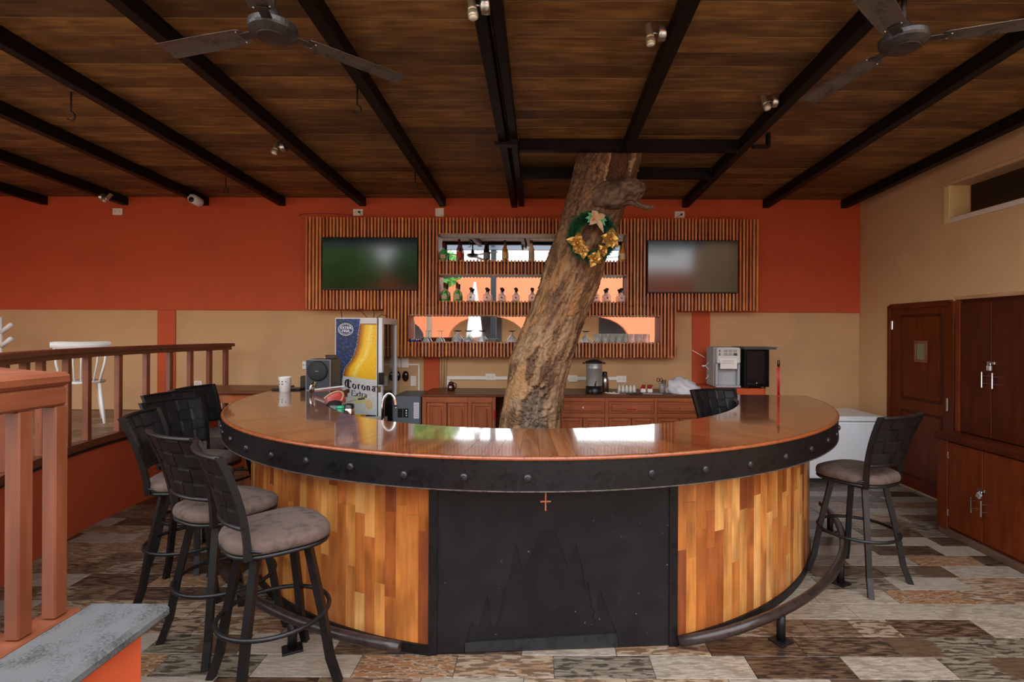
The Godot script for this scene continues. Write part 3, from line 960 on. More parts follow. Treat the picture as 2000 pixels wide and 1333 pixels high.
	part("broken_limb", gnarl([[1150, 392, 4.86], [1180, 385, 4.76], [1205, 378, 4.69], [1230, 371, 4.67], [1246, 366, 4.67], [1256, 361, 4.67]], [0.08, 0.12, 0.118, 0.10, 0.088, 0.05], 5), darkbark, t, "dark broken limb stub")
	part("twig", gnarl([[1205, 390, 4.74], [1225, 392, 4.7], [1240, 396, 4.7], [1254, 402, 4.7], [1266, 406, 4.68], [1276, 405, 4.68]], [0.05, 0.042, 0.032, 0.026, 0.022, 0.012], 9), darkbark, t)
	build_wreath()

# a crooked piece of wood: survey points, radii
func gnarl(pts: Array, radii: Array, sd: int) -> B:
	var n := FastNoiseLite.new()
	n.seed = sd; n.frequency = 1.0; n.fractal_octaves = 3
	var b := B.new(true)
	var seg := 36
	var m := (pts.size() - 1) * 8
	var rings: Array = []
	var cols: Array = []
	for i in m + 1:
		var f := float(i) / 8.0
		var k := mini(int(f), pts.size() - 2)
		var a := sv(pts[k][0], pts[k][1], pts[k][2])
		var e := sv(pts[k + 1][0], pts[k + 1][1], pts[k + 1][2])
		var p := a.lerp(e, f - k)
		var t := (e - a).normalized()
		var sd1 := t.cross(Vector3.UP).normalized()
		var up := sd1.cross(t)
		var r0: float = lerpf(radii[k], radii[k + 1], f - k)
		var ring: Array = []
		var cc: Array = []
		for s in seg:
			var an := TAU * s / seg
			var dv := sd1 * cos(an) + up * sin(an)
			var lump: float = n.get_noise_3d(cos(an) * 1.2, sin(an) * 1.2, f * 0.8) * 2.0
			var fib: float = n.get_noise_3d(cos(an) * 7.0, sin(an) * 7.0, f * 0.9 + 5.0) * 2.0
			ring.append(p + dv * r0 * (1.0 + lump * 0.16 + fib * 0.08))
			cc.append(Color(0.055, 0.03, 0.018).lerp(Color(0.19, 0.115, 0.07), clampf(0.5 + n.get_noise_3d(cos(an) * 3.0 + 9.0, sin(an) * 3.0, f * 2.0) * 1.4, 0, 1)))
		rings.append(ring); cols.append(cc)
	for i in m:
		for s in seg:
			var j := (s + 1) % seg
			var q: Array = [[i, s], [i + 1, s], [i + 1, j], [i, j]]
			var out: Vector3 = rings[i][s] + rings[i + 1][j] - rings[i][(s + seg / 2) % seg] - rings[i + 1][(s + seg / 2) % seg]
			var o: Array = [0, 1, 2, 0, 2, 3]
			if (rings[i + 1][s] - rings[i][s]).cross(rings[i + 1][j] - rings[i][s]).dot(out) > 0.0: o = [0, 2, 1, 0, 3, 2]
			for k in o:
				b.st.set_color(cols[q[k][0]][q[k][1]])
				b.st.set_uv(Vector2(q[k][0], q[k][1]) * 0.1)
				b.st.add_vertex(rings[q[k][0]][q[k][1]])
	for s in seg:
		b.st.set_color(Color(0.1, 0.055, 0.03))
		b.otri(rings[m][s], rings[m][(s + 1) % seg], (rings[m][0] + rings[m][seg / 2]) / 2, rings[m][0] - rings[m - 1][0])
	return b

func petal(b: B, base: Vector3, tip: Vector3, up: Vector3, w: float, cup: float):
	var ax := tip - base
	var sd := ax.cross(up).normalized()
	var prev: Array = []
	for i in 5:
		var u := i / 4.0
		var ww := w * sin(PI * pow(u * 0.94 + 0.06, 0.75)) if i < 4 else 0.0
		var c := base + ax * u + up * (cup * sin(PI * u))
		var row: Array = [c - sd * ww + up * ww * 0.35, c, c + sd * ww + up * ww * 0.35]
		if i:
			for k in 2:
				b.oquad(prev[k], prev[k + 1], row[k + 1], row[k], up)
				b.oquad(prev[k] - up * 0.0012, prev[k + 1] - up * 0.0012, row[k + 1] - up * 0.0012, row[k] - up * 0.0012, -up)
		prev = row

func build_wreath():
	var c := sv(1157, 463, 4.63)
	var w := thing("wreath", "green tinsel wreath with gold poinsettias and a beige bow on the tree trunk", "wreath", c)
	var ax := Vector3(0.12, 0.02, 1.0).normalized()
	var ux := Vector3(1, 0, -0.12).normalized()
	var uy := ax.cross(ux).normalized()
	rng.seed = 33
	var gr := [mat(S(22, 92, 48), 0.5), mat(S(16, 66, 40), 0.5)]
	for k in 2:
		var b := B.new()
		for i in 6000:
			var a := rng.randf() * TAU
			var p := c + (ux * cos(a) + uy * sin(a) * 1.03) * rng.randf_range(0.155, 0.2) + ax * rng.randf_range(-0.02, 0.03)
			var dv := Vector3(rng.randfn(), rng.randfn(), rng.randfn() * 0.8 + 0.2).normalized()
			var ln := rng.randf_range(0.04, 0.075)
			var s := dv.cross(Vector3(rng.randfn(), rng.randfn(), rng.randfn())).normalized() * 0.0034
			b.tri(p - s, p + s, p + dv * ln)
		var o := part("tinsel", b, gr[k], w)
		o.set_meta("kind", "stuff")
	var core: Array = []
	for i in 24: core.append(c + (ux * cos(TAU * i / 24) + uy * sin(TAU * i / 24) * 1.03) * 0.172)
	part("hoop", B.new(true).tube(core, 0.016, 8, true), gr[1], w)
	for f in [[-0.15, -0.07, 0.105], [-0.095, -0.135, 0.075], [0.01, -0.205, 0.085], [0.085, -0.135, 0.065], [0.155, -0.03, 0.112]]:
		var fc: Vector3 = c + ux * f[0] + uy * f[1] + ax * 0.05
		var b := B.new()
		for i in 9:
			var a: float = TAU * i / 9 + f[0] * 9
			var dirp := ux * cos(a) + uy * sin(a)
			var ln: float = f[2] * (1.0 if i % 2 == 0 else 0.72) * rng.randf_range(0.8, 1.1)
			petal(b, fc + dirp * 0.008, fc + dirp * ln + ax * (0.012 if i % 2 else -0.012), ax, ln * rng.randf_range(0.30, 0.42), rng.randf_range(0.0, 0.04))
		var fl := part("poinsettia", b, M.gold, w)
		part("flower_centre", B.new(true).ball(fc + ax * 0.012, Vector3.ONE * 0.012, 8), M.gold, fl)
	var ribbon := mat(S(186, 156, 122), 0.6)
	var bc := c + uy * 0.155 + ax * 0.055 + ux * 0.02
	var bw := B.new()
	for q in [[-0.035, 0.075, 0.035], [0.09, 0.03, 0.03], [-0.06, -0.06, 0.035], [0.07, -0.13, 0.024]]:
		petal(bw, bc, bc + ux * q[0] + uy * q[1], ax, q[2], 0.02)
	part("bow", bw, ribbon, w, "beige ribbon bow")
	var lv := B.new()
	for q in [[-0.10, 0.0, 0.02], [-0.075, 0.05, 0.02], [-0.08, -0.04, 0.02], [0.10, -0.02, 0.02], [0.085, -0.065, 0.02], [0.07, 0.015, 0.02]]:
		petal(lv, bc + ux * q[0] * 0.3 + ax * 0.004, bc + ux * q[0] + uy * q[1] + ax * 0.004, ax, q[2], 0.01)
	part("holly_leaves", lv, mat(S(96, 160, 116), 0.5), w)
	for i in 14:
		var s := -1.0 if i < 8 else 1.0
		var p := bc + ux * (s * 0.033 + rng.randf_range(-0.018, 0.018)) + uy * rng.randf_range(-0.035, 0.04) + ax * 0.025
		part("berry", B.new(true).ball(p, Vector3.ONE * 0.0055, 6), mat(S(214, 84, 40), 0.35) if s < 0 else M.gold, w)

# ---------------------------------------------------------------- slatted shelf wall, screens, bottles
const SL := 6.28       # d of the slats' front faces
const MI := 6.445      # d of the mirrors
var niche: Array = []

func build_slat_wall():
	var t := thing("slatted_wall_unit", "wide slatted timber wall unit with three mirror-backed bottle shelves", "wall unit", sv(1040, 697, SL))
	var a := sv(597, 424, SL)
	var z := sv(1482, 430, SL)
	var top := a.y
	var mid := sv(600, 604, SL).y
	var low := sv(800, 697, SL).y
	var xl := a.x
	var xr := z.x
	var sl := sv(745, 650, SL).x
	var sr := sv(1325, 650, SL).x
	niche = []
	for q in [[855, 1225, 457, 510], [857, 1225, 537, 590], [797, 1290, 617, 671]]:
		var p := sv(q[0], q[2] - 0.8, SL)
		var e := sv(q[1], q[3] + 0.8, SL)
		niche.append([p.x, e.x, e.y, p.y])    # x0 x1 y0 y1
	var tv: Array = []
	for q in [[629, 815, 463, 567], [1265, 1442, 469, 573]]:
		var p := sv(q[0], q[2], SL)
		var e := sv(q[1], q[3], SL)
		tv.append([p.x + 0.02, e.x - 0.02, e.y + 0.03, p.y - 0.03])
	var wood: Array = []
	for c in [S(234, 142, 70), S(226, 128, 62), S(240, 152, 76), S(216, 120, 66), S(228, 156, 108), S(242, 156, 66)]:
		wood.append(mat(c, 0.45, {tex = T.wood}))
	rng.seed = 12
	var n := 133
	var cuts: Array = niche + tv
	var made := 0
	for i in n:
		var x := lerpf(xl + 0.011, xr - 0.011, float(i) / (n - 1))
		var y0 := low if x > sl and x < sr else mid
		var segs: Array = [[y0 + rng.randf_range(-0.006, 0.004), top]]
		var cut := false
		for c in cuts:
			if x < c[0] - 0.004 or x > c[1] + 0.004: continue
			cut = true
			var nx: Array = []
			for s in segs:
				if s[1] <= c[2] or s[0] >= c[3]:
					nx.append(s)
					continue
				if s[0] < c[2] - 0.02: nx.append([s[0], c[2] + 0.012])
				if s[1] > c[3] + 0.02: nx.append([c[3] - 0.006, s[1]])
			segs = nx
		for s in segs:
			var b := B.new()
			b.uo = Vector2(rng.randf(), rng.randf())
			var jx := rng.randf_range(-0.003, 0.003)
			b.box(Vector3(x + jx, (s[0] + s[1]) / 2, -(SL + 0.018)), Vector3(0.0205, s[1] - s[0], 0.036), 0.0015, Basis(Vector3(0, 0, 1), rng.randf_range(-0.004, 0.004)))
			part("shelf_slat" if cut and x > niche[2][0] - 0.01 and x < niche[2][1] + 0.01 else "slat", b, wood[rng.randi() % 6], t)
			made += 1
	# horizontal rails behind the slats
	var rail := B.new()
	var hs := 0.055
	var rows: Array = [[xl, xr, top - 0.11], [xl, niche[0][0] - 0.016, mid + 0.1], [niche[0][1] + 0.016, xr, mid + 0.1], [sl, sr, low + 0.085], [niche[0][0] - 0.12, niche[0][1] + 0.12, (niche[0][2] + niche[1][3]) / 2], [niche[1][0] - 0.3, niche[1][1] + 0.3, (niche[1][2] + niche[2][3]) / 2]]
	for r in rows: rail.span(r[0] + 0.01, r[1] - 0.01, r[2] - hs, r[2] + hs, SL + 0.037, SL + 0.057, 0.001)
	part("rail", rail, M.backing, t, "dark red-brown rails behind the slats")
	var bk := B.new()
	var ys: Array = [top - 0.01, niche[0][3] + 0.012]
	bk.span(xl + 0.01, niche[0][0] - 0.012, mid + 0.01, top - 0.01, MI - 0.03, MI)
	bk.span(niche[0][1] + 0.012, xr - 0.01, mid + 0.01, top - 0.01, MI - 0.03, MI)
	bk.span(niche[0][0] - 0.012, niche[0][1] + 0.012, niche[0][3] + 0.012, top - 0.01, MI - 0.03, MI)
	bk.span(niche[0][0] - 0.012, niche[0][1] + 0.012, niche[1][3] + 0.012, niche[0][2] - 0.012, MI - 0.03, MI)
	bk.span(niche[0][0] - 0.012, niche[0][1] + 0.012, niche[2][3] + 0.012, niche[1][2] - 0.012, MI - 0.03, MI)
	bk.span(sl + 0.01, sr - 0.01, low + 0.02, niche[2][2] - 0.012, MI - 0.03, MI)
	bk.span(sl + 0.01, niche[2][0] - 0.012, niche[2][2] - 0.012, mid + 0.01, MI - 0.03, MI)
	bk.span(niche[2][1] + 0.012, sr - 0.01, niche[2][2] - 0.012, mid + 0.01, MI - 0.03, MI)
	part("backing", bk, M.backing, t, "red-brown backing boards")
	for q in niche:
		var sh := B.new()
		sh.span(q[0] - 0.012, q[1] + 0.012, q[2] - 0.012, q[2], SL + 0.037, MI)
		part("shelf", sh, M.redwood, t)
		part("soffit", B.new().span(q[0] - 0.012, q[1] + 0.012, q[3], q[3] + 0.012, SL + 0.037, MI), mat(S(196, 186, 172), 0.5), t)  # pale tone stands in for light falling on the underside
		for s in [0, 1]:
			var x: float = q[s] + (-0.012 if s == 0 else 0.0)
			part("cheek", B.new().span(x, x + 0.012, q[2], q[3], SL + 0.037, MI), M.redwood, t)
		part("mirror", B.new().span(q[0] - 0.012, q[1] + 0.012, q[2] - 0.012, q[3] + 0.012, MI + 0.001, MI + 0.006), M.mirror, t, "mirror at the back of the shelf")
	for k in 2:
		var q: Array = [[629, 815, 463, 567], [1265, 1442, 469, 573]][k]
		var p := sv(q[0], q[2], SL - 0.04)
		var e := sv(q[1], q[3], SL - 0.04)
		var s := thing("television", ["black flat television reflecting green trees, left of the bottle shelves", "black flat television right of the leaning trunk, reflecting a bright sky"][k], "television", Vector3((p.x + e.x) / 2, e.y, -SL), "televisions on the slatted wall")
		part("casing", B.new().span(p.x, e.x, e.y, p.y, SL - 0.035, SL - 0.002, 0.006), M.black_plastic, s)
		part("screen", B.new().span(p.x + 0.008, e.x - 0.008, e.y + 0.014, p.y - 0.008, SL - 0.0385, SL - 0.0351), mat(S(8, 8, 9), 0.1, {spec = 0.6}), s, "dark glossy screen")
		part("mount", B.new().span((p.x + e.x) / 2 - 0.15, (p.x + e.x) / 2 + 0.15, e.y + 0.15, p.y - 0.15, SL - 0.002, MI - 0.03), M.black_matte, s)
	build_bottles()

func glassy(c: Color, a := 0.05) -> StandardMaterial3D:
	return mat(c, 0.03, {alpha = a})

func build_bottles():
	var D := 6.365
	var green := glassy(S(44, 176, 76), 0.62)
	var clear := glassy(S(214, 224, 220), 0.36)
	var g := "bottles on the mirrored shelves"
	var dkred := mat(S(86, 30, 26), 0.4)
	var cork := mat(S(44, 26, 26), 0.5)
	var y0: float = niche[0][2]
	var y1: float = niche[1][2]
	var y2: float = niche[2][2]
	# square-shouldered green bottles
	var gb := func(px: float, yy: float, label: String):
		var p := Vector3(sv(px, 500, D).x, yy, -D)
		var o := thing("green_bottle", label, "bottle", p, g)
		part("glass", B.new(true).lathe(p, [Vector2(0, 0), Vector2(0.046, 0.002), Vector2(0.048, 0.01), Vector2(0.047, 0.10), Vector2(0.04, 0.125), Vector2(0.02, 0.15), Vector2(0.014, 0.16), Vector2(0.013, 0.2), Vector2(0, 0.2)], 16, Basis(), 0.7), green, o)
		part("label", B.new().span(p.x - 0.033, p.x + 0.033, yy + 0.035, yy + 0.085, -p.z - 0.0385, -p.z - 0.035), mat(S(196, 168, 128), 0.6), o)
		part("cap", B.new(true).lathe(p + Vector3(0, 0.17, 0), [Vector2(0.0165, 0), Vector2(0.0165, 0.065), Vector2(0, 0.068)], 12), dkred, o)
	gb.call(866, y0, "green glass whisky bottle with a red cap on the top shelf")
	gb.call(869, y1, "taller looking green glass bottle at the left end of the middle shelf")
	gb.call(893, y1, "green glass bottle second from the left on the middle shelf")
	# tall bottles on the top shelf
	for q in [
		[897, [0.0, 0.034, 0.036, 0.036, 0.026, 0.013, 0.012], S(96, 22, 14), 0.28, S(176, 60, 44), S(60, 16, 14), "dark red cognac bottle with a red label on the top shelf"],
		[949.5, [0.0, 0.033, 0.035, 0.034, 0.026, 0.02, 0.017], S(18, 16, 16), 0.25, S(128, 124, 122), S(16, 14, 14), "black bottle with a silver label on the top shelf"],
		[986, [0.0, 0.034, 0.035, 0.036, 0.026, 0.014, 0.012], S(170, 110, 20), 0.27, S(214, 182, 110), S(50, 30, 40), "golden amber bottle with a cream label on the top shelf"],
		[1038, [0.0, 0.035, 0.036, 0.036, 0.033, 0.015, 0.014], S(226, 190, 150), 0.27, S(170, 158, 150), S(78, 30, 38), "clear bottle with a grey label and dark red neck on the top shelf"],
		[1216.5, [0.0, 0.034, 0.036, 0.036, 0.034, 0.014, 0.012], S(224, 150, 50), 0.24, S(226, 204, 160), S(214, 150, 40), "amber bottle with a pale label right of the trunk on the top shelf"],
	]:
		var p := Vector3(sv(q[0], 500, D).x, y0, -D)
		var o := thing("tall_bottle", q[6], "bottle", p, g)
		var h: float = q[3]
		var r: Array = q[1]
		var m: Material = glassy(q[2], 0.8) if q[2].r > 0.3 else mat(q[2], 0.06)
		part("glass", B.new(true).lathe(p, [Vector2(0, 0), Vector2(r[1], 0.003), Vector2(r[2], 0.012), Vector2(r[3], h * 0.52), Vector2(r[4], h * 0.62), Vector2(r[5], h * 0.76), Vector2(r[6], h * 0.93), Vector2(0, h * 0.94)], 16), m, o)
		part("label", B.new(true).lathe(p + Vector3(0, h * 0.14, 0), [Vector2(r[2] + 0.0008, 0), Vector2(r[3] + 0.0008, h * 0.30)], 16), mat(q[4], 0.6), o)
		part("cap", B.new(true).lathe(p + Vector3(0, h * 0.84, 0), [Vector2(r[6] + 0.003, 0), Vector2(r[6] + 0.003, h * 0.15), Vector2(0, h * 0.16)], 12), mat(q[5], 0.35), o)
	# clear decanters with round stoppers
	var first: Node3D = null
	var names := ["clear square decanter with a dark stopper beside the green bottles", "second clear square decanter with a dark stopper from the green bottles", "third clear square decanter with a dark stopper from the green bottles", "fourth clear square decanter with a dark stopper from the green bottles", "clear square decanter with a dark stopper just left of the trunk", "clear square decanter half hidden by the trunk's right edge", "clear square decanter second from the middle shelf's right end", "clear square decanter at the right end of the middle shelf"]
	var xs := [920, 951, 980, 1007.5, 1039.5, 1164, 1185.5, 1213.5]
	for i in xs.size():
		var p := Vector3(sv(xs[i], 580, D).x, y1, -D)
		if first:
			copy(first, names[i], p)
			continue
		var o := thing("decanter", names[i], "bottle", p, g)
		first = o
		var bb := B.new()
		bb.box(p + Vector3(0, 0.046, 0), Vector3(0.094, 0.092, 0.06), 0.006)
		part("glass", bb, clear, o)
		part("shoulder", B.new(true).lathe(p + Vector3(0, 0.0925, 0), [Vector2(0.04, 0), Vector2(0.034, 0.012), Vector2(0.018, 0.024), Vector2(0.018, 0.034)], 14), clear, o)
		part("base_glass", B.new().box(p + Vector3(0, 0.014, 0), Vector3(0.084, 0.02, 0.05), 0.003), glassy(S(150, 164, 160), 0.6), o)
		part("label", B.new(true).lathe(p + Vector3(0, 0.056, 0.0308), [Vector2(0.0, 0), Vector2(0.012, 0.0), Vector2(0.012, 0.001), Vector2(0, 0.001)], 10, Basis(Vector3.RIGHT, PI / 2)), mat(S(120, 124, 120), 0.5), o)
		part("stopper", B.new(true).lathe(p + Vector3(0, 0.118, 0), [Vector2(0.013, 0), Vector2(0.013, 0.03), Vector2(0.022, 0.038), Vector2(0.024, 0.05), Vector2(0.016, 0.062), Vector2(0, 0.064)], 14), cork, o)
	# bottom shelf: upturned glasses
	var stem := [Vector2(0.052, 0.0), Vector2(0.05, 0.004), Vector2(0.026, 0.05), Vector2(0.008, 0.062), Vector2(0.0042, 0.07), Vector2(0.004, 0.135), Vector2(0.03, 0.142), Vector2(0.034, 0.144), Vector2(0.034, 0.147), Vector2(0, 0.149)]
	var inner := [Vector2(0.0505, 0.0), Vector2(0.0485, 0.004), Vector2(0.024, 0.049), Vector2(0, 0.056)]
	for i in 2:
		var p := Vector3(sv([831.5, 857.5][i], 660, D).x, y2, -D)
		if i == 1:
			copy(get_node("cocktail_glass"), "upturned clear cocktail glass, the one nearer the trunk of two on the bottom shelf", p)
			continue
		var o := thing("cocktail_glass", "upturned clear cocktail glass at the left of the bottom shelf", "glass", p, "upturned glasses on the bottom shelf")
		part("bowl", B.new(true).lathe(p, stem, 18), clear, o)
		part("bowl_inside", B.new(true).lathe(p, inner, 18), clear, o)
	var blue := glassy(S(30, 40, 170), 0.85)
	var gob: Node3D = null
	var gx := [[892, "upturned small goblet with a blue rim left of two larger ones"], [914, "upturned goblet with a blue rim in the middle of the bottom shelf's left group"], [941, "upturned goblet with a blue rim beside the green-lidded tub"], [999, "lone upturned goblet with a blue rim just left of the trunk"], [1145, "upturned goblet with a blue rim just right of the trunk"]]
	for i in gx.size():
		var p := Vector3(sv(gx[i][0], 660, D).x, y2, -D)
		if gob:
			copy(gob, gx[i][1], p)
			continue
		gob = thing("blue_rim_goblet", gx[i][1], "glass", p, "upturned glasses on the bottom shelf")
		part("bowl", B.new(true).lathe(p, [Vector2(0.058, 0.012), Vector2(0.058, 0.045), Vector2(0.04, 0.062), Vector2(0.014, 0.095), Vector2(0.009, 0.11), Vector2(0.011, 0.135), Vector2(0, 0.136)], 18), clear, gob)
		part("rim", B.new(true).lathe(p, [Vector2(0.0585, 0.0), Vector2(0.0585, 0.011), Vector2(0.054, 0.012), Vector2(0.054, 0.0)], 18), blue, gob)
		part("foot", B.new(true).lathe(p + Vector3(0, 0.1365, 0), [Vector2(0.011, 0), Vector2(0.042, 0.012), Vector2(0.043, 0.016), Vector2(0, 0.012)], 18), mat(S(28, 30, 70), 0.1), gob)
	var tumb: Node3D = null
	for i in 8:
		var px: float = [1168, 1182, 1196, 1209, 1222, 1235, 1249, 1262][i]
		var p := Vector3(sv(px, 660, D).x, y2, -(D - (0.02 if i % 2 else -0.025)))
		if tumb:
			copy(tumb, ["", "front tumbler second from the trunk side in the row of glass tumblers", "rear tumbler third from the trunk side in the row", "front tumbler fourth from the trunk side in the row", "rear tumbler fifth from the trunk side in the row", "front tumbler sixth from the trunk side in the row", "rear tumbler seventh from the trunk side in the row", "glass tumbler at the far right end of the row"][i], p)
			continue
		tumb = thing("tumbler", "clear glass tumbler nearest the trunk in the row on the bottom shelf", "glass", p, "glass tumblers on the bottom shelf")
		part("glass", B.new(true).lathe(p, [Vector2(0, 0.0), Vector2(0.034, 0.0), Vector2(0.04, 0.01), Vector2(0.042, 0.118), Vector2(0.039, 0.118), Vector2(0.037, 0.014), Vector2(0, 0.012)], 18), glassy(S(226, 234, 230), 0.2), tumb)
	var tp := Vector3(sv(962, 660, D).x, y2, -D)
	var tub := thing("plastic_tub", "small clear tub with a green lid on the bottom shelf", "tub", tp)
	part("tub", B.new().box(tp + Vector3(0, 0.02, 0), Vector3(0.1, 0.038, 0.06), 0.004), mat(S(120, 84, 66), 0.4), tub)
	part("lid", B.new().box(tp + Vector3(0, 0.0445, 0), Vector3(0.108, 0.01, 0.066), 0.003), mat(S(40, 150, 120), 0.4), tub)
	for i in 2:
		var bp := Vector3(sv([804, 813][i], 660, D).x, y2, -(D + 0.01))
		var tin := thing("blue_tin", ["low dark blue tin at the left end of the bottom shelf", "low dark blue tin second from the bottom shelf's left end"][i], "tin", bp, "blue tins on the bottom shelf")
		part("can", B.new(true).lathe(bp, [Vector2(0, 0), Vector2(0.025, 0), Vector2(0.025, 0.035), Vector2(0, 0.035)], 14), mat(S(20, 40, 120), 0.3), tin)
		part("lid", B.new(true).lathe(bp + Vector3(0, 0.0352, 0), [Vector2(0.026, 0), Vector2(0.026, 0.01), Vector2(0, 0.01)], 14), M.steel, tin)

# ---------------------------------------------------------------- back counter, appliances
func raised_panel(b: B, x0: float, x1: float, y0: float, y1: float, d: float, t: float):
	# a framed door leaf: stiles and rails, a sunk field and a raised centre
	b.span(x0, x0 + t, y0, y1, d - 0.02, d - 0.002, 0.003)
	b.span(x1 - t, x1, y0, y1, d - 0.02, d - 0.002, 0.003)
	b.span(x0 + t, x1 - t, y1 - t, y1, d - 0.02, d - 0.002, 0.003)
	b.span(x0 + t, x1 - t, y0, y0 + t, d - 0.02, d - 0.002, 0.003)
	b.span(x0 + t, x1 - t, y0 + t, y1 - t, d - 0.007, d - 0.002)
	b.span(x0 + t + 0.022, x1 - t - 0.022, y0 + t + 0.022, y1 - t - 0.022, d - 0.019, d - 0.007, 0.009)

func build_back_counter():
	var F := 5.85
	var H := 0.98
	var cx := func(px: float) -> float: return (px - 1055.0) / 1000.0 * F
	var x0: float = cx.call(826)
	var x1 := 1.88
	var t := thing("back_counter", "long red-brown timber counter with panelled doors and drawers along the back wall", "counter", V(0.2, 0, 6.15))
	var gap0: float = cx.call(969)
	var gap1: float = cx.call(1010)
	var b := B.new()
	b.span(x0, gap0, 0.06, H - 0.03, F, WALL - 0.02)
	b.span(gap1, x1, 0.06, H - 0.03, F, WALL - 0.02)
	part("body", b, M.redwood_dark, t)  # darker wood so the gaps between the doors read as shaded
	var ff := B.new()
	for q in [[826, 834], [914.6, 922.4], [962.6, 969]]: ff.span(cx.call(q[0]), cx.call(q[1]), 0.06, H - 0.03, F - 0.02, F - 0.001, 0.002)
	for q in [[834.1, 914.5], [922.5, 962.5]]:
		ff.span(cx.call(q[0]), cx.call(q[1]), H - 0.095, H - 0.0305, F - 0.02, F - 0.001, 0.002)
		ff.span(cx.call(q[0]), cx.call(q[1]), 0.06, 0.096, F - 0.02, F - 0.001, 0.002)
	for q in [[1010, 1096.3], [1181.7, 1189.3], [1277.7, 1284.3], [1368.7, 1376.5]]: ff.span(cx.call(q[0]), cx.call(q[1]), 0.06, H - 0.03, F - 0.02, F - 0.001, 0.002)
	for q in [[1096.5, 1181.5], [1189.5, 1277.5], [1284.5, 1368.5]]:
		ff.span(cx.call(q[0]), cx.call(q[1]), 0.904, H - 0.0305, F - 0.02, F - 0.001, 0.002)
		ff.span(cx.call(q[0]), cx.call(q[1]), 0.72, 0.771, F - 0.02, F - 0.001, 0.002)
		ff.span(cx.call(q[0]), cx.call(q[1]), 0.06, 0.096, F - 0.02, F - 0.001, 0.002)
	part("face_frame", ff, M.counter_wood, t)
	part("inside", B.new().span(gap0, gap1, 0.06, H - 0.03, F + 0.5, WALL - 0.02), M.counter_wood, t)
	part("plinth", B.new().span(x0 + 0.02, x1 - 0.02, 0, 0.06, F + 0.05, WALL - 0.03), M.redwood_dark, t)
	part("worktop", B.new().span(x0 - 0.02, x1, H - 0.03, H, F - 0.03, WALL - 0.02, 0.006), M.counter_top, t)
	for q in [[835, 873.5], [875.5, 914], [923, 962]]:
		var m := B.new()
		raised_panel(m, cx.call(q[0]), cx.call(q[1]), 0.1, H - 0.1, F, 0.035)
		part("door", m, M.counter_wood, t)
	var kn := 0
	for q in [[1097, 1181], [1190, 1277], [1285, 1368]]:
		var m := B.new()
		var a: float = cx.call(q[0])
		var e: float = cx.call(q[1])
		m.span(a, e, 0.775, 0.9, F - 0.012, F - 0.001, 0.002)
		m.span(a + 0.022, e - 0.022, 0.795, 0.88, F - 0.024, F - 0.012, 0.009)
		var dr := part("drawer", m, M.counter_wood, t)
		var c := (a + e) / 2
		if kn == 1:
			part("handle", B.new(true).tube([V(c - 0.045, 0.825, F - 0.025), V(c - 0.035, 0.825, F - 0.04), V(c + 0.035, 0.825, F - 0.04), V(c + 0.045, 0.825, F - 0.025)], 0.005, 8), mat(S(190, 60, 30), 0.4), dr, "orange-red bow handle")
		else:
			part("knob", B.new(true).ball(V(c, 0.838, F - 0.034), Vector3(0.012, 0.012, 0.01), 8), M.white_plastic if kn == 0 else M.counter_wood, dr)
		kn += 1
	for q in [[1097, 1138], [1139.5, 1181], [1190, 1233], [1234.5, 1277], [1285, 1326], [1327.5, 1368]]:
		var m := B.new()
		raised_panel(m, cx.call(q[0]), cx.call(q[1]), 0.1, 0.715, F, 0.035)
		part("door", m, M.counter_wood, t)
	# orange corner plinth for the appliances
	var pl := thing("masonry_shelf", "terracotta orange rounded masonry shelf under the water dispenser", "shelf", V(2.24, 0, 6.15))
	var pts := PackedVector2Array()
	var xa := 1.885
	var xb := 2.60
	for i in 7:
		var a := PI + i / 6.0 * PI / 2
		pts.append(Vector2(xa + 0.09 + 0.09 * cos(a), 5.86 + 0.09 + 0.09 * sin(a)))
	for i in 7:
		var a := PI * 1.5 + i / 6.0 * PI / 2
		pts.append(Vector2(xb - 0.05 + 0.05 * cos(a), 5.86 + 0.05 + 0.05 * sin(a)))
	pts.append(Vector2(xb, WALL - 0.02)); pts.append(Vector2(xa, WALL - 0.02))
	part("slab", B.new().prism(pts, 0.0, 1.055, Transform3D(Basis(Vector3(1, 0, 0), Vector3(0, 0, -1), Vector3(0, 1, 0)), Vector3.ZERO)), M.orange, pl)
	# side counter on the left
	var lc := thing("side_counter", "straight wooden counter joining the bar's left end to the balustrade", "counter", V(-3.1, 0, 5.35))
	part("worktop", B.new().span(-3.70, -2.69, 1.065, 1.1, 5.08, 5.62, 0.005), M.counter_top, lc)
	part("apron", B.new().span(-3.64, -2.72, 0.97, 1.064, 5.12, 5.15, 0.002), M.counter_wood, lc)
	part("end_panel", B.new().span(-2.96, -2.72, 0.0, 0.969, 5.13, 5.58, 0.002), M.counter_wood, lc)
	part("leg", B.new().span(-3.64, -3.58, 0.0, 0.969, 5.13, 5.19, 0.002), M.counter_wood, lc)
	part("leg", B.new().span(-3.64, -3.58, 0.0, 0.969, 5.52, 5.58, 0.002), M.counter_wood, lc)
	build_beer_fridge()
	# grey distribution cabinet
	var eb := thing("distribution_cabinet", "grey metal breaker cabinet between the beer fridge and the back counter", "electrical cabinet", V(-1.53, 0, 6.2))
	part("box", B.new().span(-1.70, -1.375, 0.02, 0.945, 5.92, WALL - 0.02, 0.004), M.grey_metal, eb)
	part("cover", B.new().span(-1.69, -1.385, 0.1, 0.87, 5.908, 5.919, 0.003), M.grey_metal, eb)
	part("inner_door", B.new().span(-1.645, -1.505, 0.42, 0.84, 5.902, 5.907, 0.001), M.grey_metal, eb)
